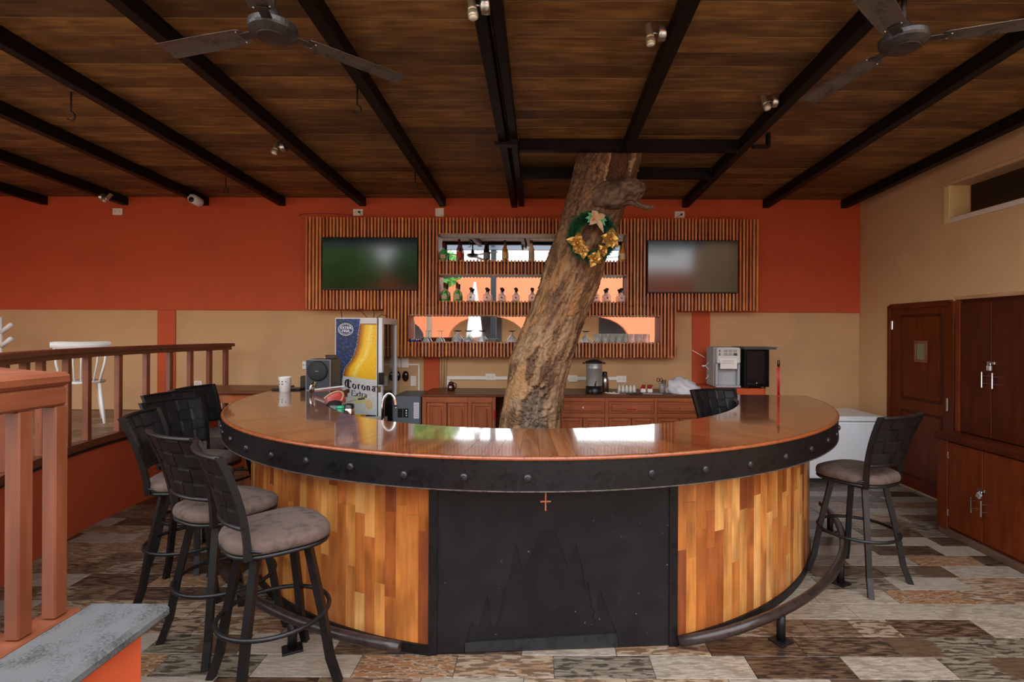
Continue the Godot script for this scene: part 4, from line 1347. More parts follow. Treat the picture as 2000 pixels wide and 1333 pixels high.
	for k in 2:
		var bx := -1.635 + k * 0.065
		var br := part("breaker", B.new().span(bx, bx + 0.053, 0.705, 0.805, 5.89, 5.901, 0.002), M.black_plastic, eb)
		for j in 3: part("toggle", B.new().span(bx + 0.028, bx + 0.043, 0.72 + j * 0.028, 0.735 + j * 0.028, 5.884, 5.889, 0.001), M.white_plastic if k else M.black_matte, br)
	var lb := part("label_sheet", B.new().span(-1.455, -1.392, 0.69, 0.875, 5.904, 5.907), mat(S(206, 196, 198), 0.7), eb, "printed paper label")
	for j in 7: part("text_line", B.new().span(-1.45 + (0.01 if j % 2 else 0.0), -1.40, 0.71 + j * 0.022, 0.714 + j * 0.022, 5.9025, 5.9035), mat(S(150, 110, 116), 0.7), lb)
	build_appliances()

func build_appliances():
	# water dispenser
	var w := thing("water_dispenser", "silver-grey countertop water dispenser with paper notices on the orange shelf", "water dispenser", V(2.18, 1.055, 6.08))
	var f := 5.92
	var xa := sv(1399, 700, f).x
	var xb := sv(1448, 700, f).x
	var y0 := 1.055
	var y1 := sv(1420, 679, f).y
	var b := B.new()
	b.span(xa, xb, y0 + 0.005, y1, f + 0.09, f + 0.36, 0.012)
	part("body", b, M.grey_plastic, w)
	var hy := y0 + (y1 - y0) * 0.6
	part("head", B.new().span(xa + 0.012, xb - 0.004, hy, y1 - 0.004, f, f + 0.0895, 0.014), mat(S(214, 212, 206), 0.4), w)
	part("cheek", B.new().span(xa + 0.002, xa + 0.03, y0 + 0.03, hy - 0.001, f + 0.02, f + 0.0895, 0.006), M.grey_plastic, w)
	part("cheek", B.new().span(xb - 0.032, xb - 0.004, y0 + 0.03, hy - 0.001, f + 0.02, f + 0.0895, 0.006), M.grey_plastic, w)
	part("drip_tray", B.new().span(xa + 0.002, xb - 0.002, y0 + 0.005, y0 + 0.029, f + 0.0, f + 0.0895, 0.006), M.grey_plastic, w)
	part("tap", B.new().span(xa + 0.07, xa + 0.11, hy - 0.03, hy - 0.001, f + 0.03, f + 0.07, 0.005), mat(S(190, 60, 50), 0.4), w, "red hot-water tap")
	part("tap", B.new().span(xa + 0.15, xa + 0.19, hy - 0.03, hy - 0.001, f + 0.03, f + 0.07, 0.005), mat(S(50, 110, 180), 0.4), w, "blue cold-water tap")
	var n1 := part("sticker", B.new().span(xa + 0.025, xb - 0.03, y1 - 0.1, y1 - 0.018, f - 0.002, f - 0.0002), mat(S(196, 194, 188), 0.6), w, "printed instruction sticker")
	for r in 2:
		for c in 4: part("pictogram", B.new().span(xa + 0.032 + c * 0.055, xa + (0.044 if c == 0 else 0.075) + c * 0.055, y1 - 0.055 - r * 0.04, y1 - 0.026 - r * 0.04, f - 0.003, f - 0.0022), mat(S(66, 64, 64) if c == 0 or (c == 3 and r == 1) else S(158, 156, 154), 0.6), n1)
	var n2 := part("notice", B.new().span(xa + 0.045, xb - 0.05, hy - 0.06, hy + 0.06, f - 0.0045, f - 0.0032), M.paper, w, "white paper notice")
	for r in 3: part("text_line", B.new().span(xa + 0.06, xb - 0.09, hy + 0.035 - r * 0.018, hy + 0.039 - r * 0.018, f - 0.006, f - 0.0046), mat(S(196, 130, 110) if r == 0 else S(130, 130, 150), 0.7), n2)
	# corded tongs / cable behind it
	var cb := thing("white_cable_loop", "white cable looped beside the water dispenser", "cable", V(1.93, 1.06, 6.2))
	var lp: Array = []
	for i in 14: lp.append(sv(1378 + 7 * cos(i * 0.6), 702 - i * -2.5 + 6 * sin(i * 0.6), 6.2))
	part("cord", B.new(true).tube(lp, 0.005, 6), M.white_plastic, cb)
	part("tongs", B.new().bar(sv(1351, 684, 6.2), sv(1377, 699, 6.2), 0.012, 0.006, Vector3(0, 0, 1)), M.steel, cb)
	# glass-fronted mini fridge
	var g := thing("mini_fridge", "small black glass-fronted drinks fridge on the orange shelf", "fridge", V(2.49, 1.055, 6.05))
	var ff := 5.89
	var xc := sv(1457, 700, ff).x
	var xe := sv(1503, 700, ff).x
	var yt := sv(1480, 683, ff).y
	part("cabinet", B.new().span(xc - 0.002, xe, 1.07, yt, ff + 0.012, ff + 0.38, 0.006), M.black_plastic, g)
	part("door", B.new().span(xc, xe - 0.002, 1.072, yt - 0.002, ff, ff + 0.0115, 0.004), mat(S(10, 10, 11), 0.08), g)
	part("glass_pane", B.new().span(xc + 0.012, xe - 0.055, 1.1, yt - 0.02, ff - 0.003, ff - 0.0002), mat(S(16, 16, 18), 0.03, {spec = 1.0, coat = 1.0, coat_rough = 0.03}), g)
	part("badge", B.new(true).lathe(V((xc + xe) / 2 - 0.01, 1.115, ff - 0.0032), [Vector2(0.0, 0), Vector2(0.012, 0.0), Vector2(0.012, 0.002), Vector2(0, 0.002)], 12, Basis(Vector3.RIGHT, PI / 2)), M.steel, g)
	for k in 2: part("foot", B.new(true).lathe(V(xc + 0.03 + k * 0.2, 1.055, ff + 0.03), [Vector2(0.012, 0), Vector2(0.012, 0.0155)], 10), M.black_matte, g)
	var tr := thing("serving_tray", "flat dark grey tray lying on the mini fridge", "tray", V(2.5, yt, 6.05))
	part("tray", B.new().span(sv(1450, 680, ff).x, sv(1513, 680, ff).x, yt + 0.001, yt + 0.02, ff - 0.06, ff + 0.3, 0.008), mat(S(88, 90, 92), 0.5), tr)
	part("rim", B.new().span(sv(1450, 680, ff).x - 0.01, sv(1513, 680, ff).x + 0.01, yt + 0.0202, yt + 0.028, ff - 0.07, ff + 0.31, 0.003), mat(S(100, 102, 104), 0.5), tr)

	# coffee urn
	var u := V(sv(1160, 770, 6.0).x, 0.98, 6.0)
	var un := thing("coffee_urn", "tall stainless steel coffee urn with black lid and base on the back counter", "coffee urn", u)
	part("base", B.new(true).lathe(u, [Vector2(0, 0), Vector2(0.098, 0), Vector2(0.1, 0.01), Vector2(0.096, 0.09), Vector2(0.08, 0.092)], 28), M.black_plastic, un)
	part("body", B.new(true).lathe(u + Vector3(0, 0.09, 0), [Vector2(0.094, 0), Vector2(0.095, 0.02), Vector2(0.095, 0.205), Vector2(0.0965, 0.207), Vector2(0.095, 0.209), Vector2(0.097, 0.262), Vector2(0.09, 0.266)], 32), M.brushed, un)
	part("lid", B.new(true).lathe(u + Vector3(0, 0.352, 0), [Vector2(0.1, 0), Vector2(0.108, 0.008), Vector2(0.102, 0.02), Vector2(0.06, 0.038), Vector2(0.02, 0.046), Vector2(0, 0.047)], 28), M.black_plastic, un)
	for s in [-1, 1]: part("handle", B.new().box(u + Vector3(s * 0.118, 0.352, 0), Vector3(0.03, 0.018, 0.05), 0.004), M.black_plastic, un)
	var tap := B.new(true)
	tap.tube([u + Vector3(0.002, 0.115, 0.098), u + Vector3(0.002, 0.115, 0.125), u + Vector3(0.002, 0.095, 0.135)], 0.009, 8)
	tap.tube([u + Vector3(0.004, 0.118, 0.126), u + Vector3(0.008, 0.145, 0.13), u + Vector3(0.018, 0.155, 0.132)], 0.006, 8)
	part("tap", tap, M.black_plastic, un)
	# steel thermos behind the urn
	var th := V(sv(1181, 765, 6.2).x, 0.98, 6.2)
	var tm := thing("thermos_jug", "small steel vacuum jug with black handle behind the coffee urn", "jug", th)
	part("body", B.new(true).lathe(th, [Vector2(0, 0), Vector2(0.05, 0), Vector2(0.05, 0.13), Vector2(0.03, 0.2), Vector2(0, 0.2)], 20), M.steel, tm)
	part("lid", B.new(true).lathe(th + Vector3(0, 0.2, 0), [Vector2(0.03, 0), Vector2(0.03, 0.035), Vector2(0, 0.04)], 16), M.black_plastic, tm)
	part("handle", B.new(true).tube([th + Vector3(-0.03, 0.2, 0.03), th + Vector3(-0.05, 0.17, 0.06), th + Vector3(-0.05, 0.1, 0.06), th + Vector3(-0.03, 0.06, 0.04)], 0.008, 8), M.black_plastic, tm)
	# white cable on the counter
	var cd := thing("white_power_cord", "coiled white power cord with a black plug beside the coffee urn", "cord", V(0.8, 0.985, 5.95))
	var cp: Array = []
	for i in 24: cp.append(V(0.76 + 0.0065 * i + 0.03 * cos(i * 0.9), 0.986 + 0.01 * absf(sin(i * 0.5)), 5.93 + 0.035 * sin(i * 0.9)))
	part("cord", B.new(true).tube(cp, 0.0045, 6), M.white_plastic, cd)
	part("plug", B.new().box(V(0.82, 0.995, 5.99), Vector3(0.035, 0.024, 0.022), 0.004), M.black_plastic, cd)
	# upturned milk jugs and sachet holders
	var jug: Node3D = null
	for i in 5:
		var p := V(sv(1209 + i * 7.4, 765, 6.12).x, 0.98, 6.12)
		if jug:
			copy(jug, ["", "second white sugar shaker from the coffee urn", "middle one of five white sugar shakers on the back counter", "fourth white sugar shaker from the coffee urn", "white sugar shaker nearest the red and white sachet tubs"][i], p)
			continue
		jug = thing("sugar_shaker", "white sugar shaker nearest the coffee urn", "shaker", p, "white sugar shakers on the back counter")
		part("body", B.new(true).lathe(p, [Vector2(0, 0), Vector2(0.021, 0), Vector2(0.022, 0.02), Vector2(0.018, 0.055), Vector2(0.011, 0.075), Vector2(0.011, 0.085), Vector2(0, 0.088)], 14), mat(S(206, 206, 200), 0.3), jug)
		part("collar", B.new(true).lathe(p + Vector3(0, 0.076, 0), [Vector2(0.0125, 0), Vector2(0.0125, 0.012), Vector2(0, 0.013)], 12), M.steel, jug)
	for i in 2:
		var p := V(sv([1256, 1269][i], 765, 6.1).x, 0.98, 6.1)
		var o := thing("sachet_tub", ["white tub of red sachets beside the sugar shakers", "white tub of red sachets nearest the plastic bag"][i], "tub", p, "sachet tubs on the back counter")
		part("tub", B.new().box(p + Vector3(0, 0.0225, 0), Vector3(0.062, 0.045, 0.05), 0.008), M.white_plastic, o)
		for k in 5: part("sachet", B.new().box(p + Vector3(-0.022 + k * 0.011, 0.066, rng.randf_range(-0.01, 0.01)), Vector3(0.006, 0.05, 0.035), 0.001, Basis(Vector3(0, 0, 1), rng.randf_range(-0.5, 0.5))), M.red, o)
	# cutlery cup
	var q := V(sv(1293, 765, 6.1).x, 0.98, 6.1)
	var cup := thing("utensil_cup", "clear cup holding scissors and black pens on the back counter", "cup", q)
	part("cup", B.new(true).lathe(q, [Vector2(0, 0.002), Vector2(0.03, 0), Vector2(0.038, 0.11), Vector2(0.036, 0.11), Vector2(0.028, 0.004)], 18), mat(S(190, 186, 180), 0.1, {alpha = 0.45}), cup)
	for k in 4: part("pen", B.new(true).tube([q + Vector3(-0.01 + k * 0.008, 0.01, 0), q + Vector3(0.0 + k * 0.014, 0.15, 0.008 * k)], 0.005, 6), M.black_plastic, cup)
	for s in [-1, 1]:
		var ring: Array = []
		for i in 12: ring.append(q + Vector3(-0.03 + s * 0.018 + 0.016 * cos(TAU * i / 12), 0.15 + 0.02 * sin(TAU * i / 12), 0.012))
		part("scissor_grip", B.new(true).tube(ring, 0.0045, 6, true), M.black_plastic, cup)
	# plastic bag
	var bp := V(sv(1338, 770, 6.0).x, 0.98, 6.02)
	var bag := thing("plastic_bag", "crumpled translucent white plastic bag on the back counter", "bag", bp)
	var nz := FastNoiseLite.new()
	nz.seed = 6; nz.frequency = 5.0; nz.fractal_octaves = 3
	var bb := B.new(true)
	var seg := 34
	var f3 := func(i: int, k: int) -> Vector3:
		var la := PI / 2 * i / 12.0
		var lo := TAU * k / seg
		var dv := Vector3(cos(la) * cos(lo), sin(la), cos(la) * sin(lo))
		var nn := nz.get_noise_3dv(dv * 0.35)
		var r := 1.0 + 0.32 * nn
		var skew := 1.0 - 0.35 * clampf(dv.x, -1, 1)
		return bp + Vector3(dv.x * 0.215 * r + 0.0, maxf(dv.y * 0.165 * r * skew, 0.001) + 0.004, dv.z * 0.13 * r)
	for i in 12:
		for k in seg:
			var p0: Vector3 = f3.call(i, k)
			var p1: Vector3 = f3.call(i, (k + 1) % seg)
			var p2: Vector3 = f3.call(i + 1, (k + 1) % seg)
			var p3: Vector3 = f3.call(i + 1, k)
			bb.oquad(p0, p1, p2, p3, (p0 + p2) / 2 - bp)
	part("film", bb, mat(S(214, 210, 212), 0.3, {alpha = 0.86}), bag)
	var pp := thing("paper_sheets", "papers and a dark folder lying on the back counter", "papers", V(1.22, 0.98, 5.95))
	part("dark_folder", B.new().box(V(1.12, 0.983, 5.93), Vector3(0.22, 0.004, 0.12), 0.001, Basis(Vector3.UP, 0.3)), mat(S(46, 32, 40), 0.6), pp)
	part("sheet", B.new().box(V(1.30, 0.9865, 5.91), Vector3(0.22, 0.002, 0.13), 0, Basis(Vector3.UP, -0.2)), mat(S(176, 170, 178), 0.7), pp)
	# syrup jar
	var j := V(sv(881, 756, 6.2).x, 0.98, 6.2)
	var jr := thing("glass_coffee_pot", "small dark red glass pot with black handle and lid on the back counter", "pot", j)
	part("pot", B.new(true).lathe(j, [Vector2(0, 0), Vector2(0.04, 0), Vector2(0.048, 0.02), Vector2(0.043, 0.06), Vector2(0.03, 0.085), Vector2(0, 0.086)], 18), mat(S(70, 20, 16), 0.08), jr)
	part("lid", B.new(true).lathe(j + Vector3(0, 0.086, 0), [Vector2(0.032, 0), Vector2(0.032, 0.012), Vector2(0.012, 0.022), Vector2(0, 0.024)], 14), M.black_plastic, jr)
	part("handle", B.new(true).tube([j + Vector3(0.03, 0.09, 0), j + Vector3(0.06, 0.085, 0), j + Vector3(0.062, 0.04, 0), j + Vector3(0.045, 0.02, 0)], 0.006, 8), M.black_plastic, jr)
	part("label", B.new().box(j + Vector3(0, 0.045, 0.0475), Vector3(0.03, 0.012, 0.002), 0.0), M.paper, jr)

# ---------------------------------------------------------------- beer fridge
func nib(im: Image, pts: Array, nx: float, ny: float, c: Color):
	# a broad-nib pen stroke along a polyline
	for i in pts.size() - 1:
		var a: Vector2 = pts[i]
		var b: Vector2 = pts[i + 1]
		var n := int(a.distance_to(b) * 2) + 1
		for k in n + 1:
			var p := a.lerp(b, float(k) / n)
			var m := int(absf(nx) + absf(ny)) * 2 + 1
			for j in m + 1:
				var q := p + Vector2(nx, ny) * (float(j) / m - 0.5)
				var xi := int(q.x)
				var yi := int(q.y)
				if xi >= 0 and yi >= 0 and xi < im.get_width() and yi < im.get_height(): im.set_pixel(xi, yi, c)

func poster() -> Image:
	var w := 340
	var h := 1024
	var a := noise_bytes(w, h, 501, 0.03, 1, 5)
	var b := noise_bytes(w, h, 502, 0.12, 1, 3)
	var g := noise_bytes(w, h, 503, 0.008, 1, 3)
	# outline of the bottle's left edge as x over y, in parts of the sheet
	var ed := [[0.0, 0.60], [0.08, 0.58], [0.25, 0.53], [0.35, 0.46], [0.42, 0.36], [0.48, 0.24], [0.54, 0.19], [0.6, 0.17], [1.0, 0.13]]
	return rgb_image(w, h, func(i: int) -> Color:
		var x: float = float(i % w) / w
		var y: float = float(i / w) / h
		var n1: float = a[i] / 255.0
		var n2: float = b[i] / 255.0
		var n3: float = g[i] / 255.0
		var e := 0.2
		for k in ed.size() - 1:
			if y >= ed[k][0] and y <= ed[k + 1][0]: e = lerpf(ed[k][1], ed[k + 1][1], (y - ed[k][0]) / (ed[k + 1][0] - ed[k][0]))
		var c := Color(0.06, 0.15, 0.32).lerp(Color(0.10, 0.32, 0.62), clampf((n1 - 0.42) * 1.5 + clampf(0.35 - y * 1.4, 0, 1) + (n3 - 0.5) * 0.8, 0, 1))
		c = c.lerp(Color(0.13, 0.15, 0.19), clampf((n3 - 0.5) * 4.0, 0, 0.8))
		if n2 > 0.77 and n1 > 0.58: c = Color(0.62, 0.74, 0.9)
		var dx := x - e
		if dx > -0.022 and dx < 0.018 and n2 > 0.56: c = Color(0.80, 0.80, 0.82)
		if dx > 0.0:
			var u := clampf(dx / 0.5, 0, 1)
			c = Color(0.52, 0.25, 0.04).lerp(Color(0.97, 0.76, 0.14), clampf(u * 3.2, 0, 1))
			c = c.lerp(Color(0.99, 0.91, 0.55), clampf(1.0 - absf(u - 0.55) * 5.0, 0, 1) * 0.75)
			if n2 > 0.72 and n1 > 0.52: c = c.lerp(Color(0.62, 0.34, 0.06), 0.7)
			if y < 0.045: c = Color(0.82, 0.80, 0.78)
			elif y < 0.058: c = Color(0.6, 0.45, 0.3)
			var lab := 0.555 + 0.05 * x
			if y > lab and y < 0.93 + 0.02 * x:
				c = Color(0.88, 0.88, 0.86).lerp(Color(0.74, 0.74, 0.72), n1 * 0.7)
				if Vector2((x - 0.62) / 0.16, (y - 0.80) / 0.045).length() < 1.0 and n2 > 0.45: c = Color(0.86, 0.82, 0.42)
				if Vector2((x - 0.82) / 0.09, (y - 0.845) / 0.05).length() < 1.0 and n2 > 0.48: c = Color(0.90, 0.70, 0.16)
			elif y >= 0.93 + 0.02 * x:
				c = Color(0.93, 0.80, 0.14) if x < 0.66 else Color(0.05, 0.10, 0.24)
				if x < 0.75 and x > 0.62: c = Color(0.80, 0.45, 0.1)
		return c)

func build_beer_fridge():
	var d0 := 5.7
	var d1 := 6.32
	var x0 := -2.285
	var x1 := -1.815
	var top := 1.845
	var t := thing("beer_fridge", "tall upright beer fridge with a printed bottle on its side and a glass door", "fridge", V(-2.05, 0, 6.0))
	part("cabinet", B.new().span(x0, x1, 0.03, top, d0, d1, 0.008), M.white_metal, t)
	part("base", B.new().span(x0 + 0.02, x1 - 0.02, 0, 0.03, d0 + 0.02, d1 - 0.02), M.black_plastic, t)
	part("gasket_and_dark_inside", B.new().span(x1, x1 + 0.012, 0.1, top - 0.01, d0 + 0.006, d1 - 0.006), M.black_matte, t)  # door gasket; its full black face also stands in for the shaded interior
	var dr := B.new()
	var xd := x1 + 0.0125
	var xe := xd + 0.045
	dr.span(xd, xe, 0.1, top, d0, d0 + 0.06, 0.004)
	dr.span(xd, xe, 0.1, top, d1 - 0.05, d1, 0.004)
	dr.span(xd, xe, top - 0.07, top, d0 + 0.06, d1 - 0.05, 0.004)
	dr.span(xd, xe, 0.1, 0.2, d0 + 0.06, d1 - 0.05, 0.004)
	var door := part("door", dr, M.white_metal, t)
	part("pane", B.new().span(xd + 0.012, xd + 0.02, 0.2, top - 0.07, d0 + 0.06, d1 - 0.05), mat(S(40, 46, 44), 0.03, {alpha = 0.5, spec = 0.9}), door)
	part("handle", B.new().span(xd + 0.008, xe + 0.018, 1.10, 1.235, d0 - 0.016, d0 + 0.03, 0.004), M.black_plastic, door)
	var hasp := part("hasp", B.new().span(x1 - 0.03, xe, 1.075, 1.087, d0 - 0.008, d0 - 0.001, 0.001), M.steel, t)
	part("padlock", B.new().span(xd + 0.0, xd + 0.036, 1.02, 1.072, d0 - 0.022, d0 - 0.002, 0.004), mat(S(170, 150, 90), 0.3, {metal = 0.9}), hasp)
	# printed side
	var im := poster()
	var w := im.get_width()
	var h := im.get_height()
	var ink := Color(0.10, 0.10, 0.13)
	var glyph := func(base: Vector2, sc: float, tilt: float, strokes: Array, wide: float):
		for s in strokes:
			var pts: Array = []
			for q in s: pts.append(base + Vector2(q[0] * sc, -q[1] * sc + q[0] * sc * tilt))
			nib(im, pts, wide * 0.72, wide * 0.52, ink)
	# blackletter word built from pen strokes (unit = x-height)
	var bx := Vector2(w * 0.215, h * 0.678)
	var sc := 51.0
	var cap := [[[0.75, 1.75], [0.25, 1.45], [0.12, 0.8], [0.25, 0.2], [0.65, 0.0], [1.0, 0.25]], [[0.75, 1.75], [1.05, 1.5], [1.0, 1.25]], [[0.55, 1.5], [0.5, 0.2]], [[0.7, 1.55], [0.66, 0.1]]]
	var lo := [[[0.15, 0.75], [0.12, 0.25], [0.35, 0.0]], [[0.35, 1.0], [0.6, 0.78], [0.6, 0.25], [0.35, 0.0]], [[0.15, 0.75], [0.35, 1.0]]]
	var lr := [[[0.1, 0.95], [0.2, 0.85], [0.2, 0.1], [0.3, 0.0]], [[0.2, 0.85], [0.42, 1.0], [0.55, 0.85]]]
	var ln := [[[0.05, 0.95], [0.17, 0.85], [0.17, 0.1], [0.27, 0.0]], [[0.17, 0.82], [0.4, 1.0], [0.53, 0.85], [0.53, 0.1], [0.65, 0.0]]]
	var la := [[[0.15, 0.8], [0.4, 1.0], [0.55, 0.8], [0.55, 0.1], [0.68, 0.0]], [[0.52, 0.6], [0.2, 0.42], [0.15, 0.15], [0.32, 0.0], [0.55, 0.2]]]
	var tilt := 0.16
	var penx := 0.0
	var word := [[cap, 1.25], [lo, 0.82], [lr, 0.68], [lo, 0.82], [ln, 0.84], [la, 0.8]]
	for g in word:
		glyph.call(bx + Vector2(penx * sc, penx * sc * tilt), sc, tilt, g[0], 15.0)
		penx += g[1]
	var le := [[[0.12, 1.45], [0.12, 0.0], [0.8, 0.0], [0.85, 0.2]], [[0.12, 1.45], [0.75, 1.45], [0.78, 1.25]], [[0.12, 0.75], [0.6, 0.75]]]
	var lx := [[[0.05, 0.95], [0.6, 0.0]], [[0.6, 0.95], [0.05, 0.0]]]
	var lt := [[[0.25, 1.4], [0.25, 0.1], [0.45, 0.0]], [[0.02, 0.95], [0.5, 0.95]]]
	var l2 := [[[0.1, 0.95], [0.18, 0.85], [0.18, 0.0]], [[0.18, 0.8], [0.4, 1.0], [0.52, 0.88]]]
	var l3 := [[[0.12, 0.82], [0.35, 1.0], [0.52, 0.8], [0.52, 0.05], [0.65, 0.0]], [[0.5, 0.58], [0.18, 0.42], [0.14, 0.12], [0.32, 0.0], [0.52, 0.18]]]
	penx = 0.0
	bx = Vector2(w * 0.385, h * 0.757)
	for g in [[le, 1.0], [lx, 0.72], [lt, 0.58], [l2, 0.6], [l3, 0.7]]:
		glyph.call(bx + Vector2(penx * 37, penx * 37 * tilt), 37.0, tilt, g[0], 9.0)
		penx += g[1]
	# crown-cap badge
	var cc := Vector2(w * 0.24, h * 0.105)
	var wht := Color(0.86, 0.88, 0.9)
	for k in 2600:
		var an := TAU * k / 2600
		var r1 := 62.0 + 4.0 * sin(an * 21)
		for rr in 6: im.set_pixelv(Vector2i(cc + Vector2(cos(an), sin(an)) * (r1 - rr)), wht)
		if wrapf(an, 0, PI) > 0.5:
			for rr in 3: im.set_pixelv(Vector2i(cc + Vector2(cos(an), sin(an)) * (48.0 - rr)), wht)
	var pm := mat(Color.WHITE, 0.35, {tex = tx(im)})
	var pb := B.new()
	pb.quad(V(x0 + 0.012, 0.12, d0 - 0.0015), V(x1 - 0.006, 0.12, d0 - 0.0015), V(x1 - 0.006, top - 0.012, d0 - 0.0015), V(x0 + 0.012, top - 0.012, d0 - 0.0015), Vector2(0, 1.32), Vector2(1, 1.32), Vector2(1, 0), Vector2(0, 0))
	pm.texture_repeat = false
	pb = B.new()
	var ya := top - 0.012 - 1.13
	pb.quad(V(x0 + 0.012, ya, d0 - 0.0015), V(x1 - 0.006, ya, d0 - 0.0015), V(x1 - 0.006, top - 0.012, d0 - 0.0015), V(x0 + 0.012, top - 0.012, d0 - 0.0015), Vector2(0, 1), Vector2(1, 1), Vector2(1, 0), Vector2(0, 0))
	var print_ := part("printed_side", pb, pm, t, "printed side panel showing a beer bottle on blue")
	part("printed_side_lower", B.new().span(x0 + 0.012, x1 - 0.006, 0.1, ya, d0 - 0.0015, d0 - 0.0005), mat(S(20, 40, 84), 0.35), t)
	var k := 0
	for s in ["EXTRA", "FRIA"]:
		var tm := TextMesh.new()
		tm.text = s
		var fo := SystemFont.new()
		fo.font_names = PackedStringArray(["Droid Sans"])
		fo.font_weight = 800
		tm.font = fo
		tm.font_size = 32
		tm.pixel_size = 0.00125
		tm.depth = 0.001
		var o := MeshInstance3D.new()
		o.mesh = tm
		o.material_override = mat(S(226, 230, 234), 0.4)
		o.name = "lettering"
		o.position = V(x0 + 0.012 + 0.24 * 0.452, top - 0.012 - 0.105 * 1.13 + 0.018 - k * 0.036, d0 - 0.003) - origin_of(print_)
		print_.add_child(o, true)
		k += 1
	# shelves inside
	for y in [0.5, 0.85, 1.2, 1.5]: part("wire_shelf", B.new().span(x1 + 0.013, x1 + 0.022, y, y + 0.012, d0 + 0.06, d1 - 0.06), M.white_metal, t)

# ---------------------------------------------------------------- stools
func build_stools():
	var suede := mat(S(88, 69, 59), 0.9, {tex = speckle(91, Color(1, 1, 1), 0.55, 0.025, 5), tri = 2.5, world = false})
	var strapm := mat(S(26, 24, 23), 0.46, {spec = 0.35, tex = T.scuff, tri = 3.0, world = false})
	var st: Node3D = null
	var list := [
		[Vector2(-1.285, 2.49), Vector2(-0.72, -0.69), "nearest bar stool, woven black back and brown suede seat, in the left foreground"],
		[Vector2(-1.75, 2.86), Vector2(-0.49, -0.87), "bar stool second nearest the viewer on the bar's left side"],
		[Vector2(-2.28, 3.35), Vector2(-0.96, -0.27), "bar stool third nearest the viewer on the bar's left side"],
		[Vector2(-2.53, 3.83), Vector2(-0.96, 0.28), "bar stool fourth from the viewer on the bar's left side"],
		[Vector2(-2.86, 4.28), Vector2(-0.97, 0.22), "bar stool fifth from the viewer, its back showing left of the others"],
		[Vector2(-2.96, 4.78), Vector2(-0.98, 0.1), "farthest bar stool on the bar's left side, near the white cup"],
		[Vector2(2.22, 3.57), Vector2(0.45, -0.89), "lone bar stool with woven black back on the bar's right side"],
		[Vector2(1.70, 4.50), Vector2(-0.3, 0.95), "dark stool inside the bar, only its woven back showing"],
	]
	for q in list:
		var at := V(q[0].x, 0, q[0].y)
		var turn := atan2(q[1].x, -q[1].y)
		if st:
			copy(st, q[2], at, turn)
			continue
		st = thing("bar_stool", q[2], "bar stool", Vector3.ZERO, "woven-back bar stools")
		stool_parts(st, suede, strapm)
		st.position = at
		st.rotation.y = turn

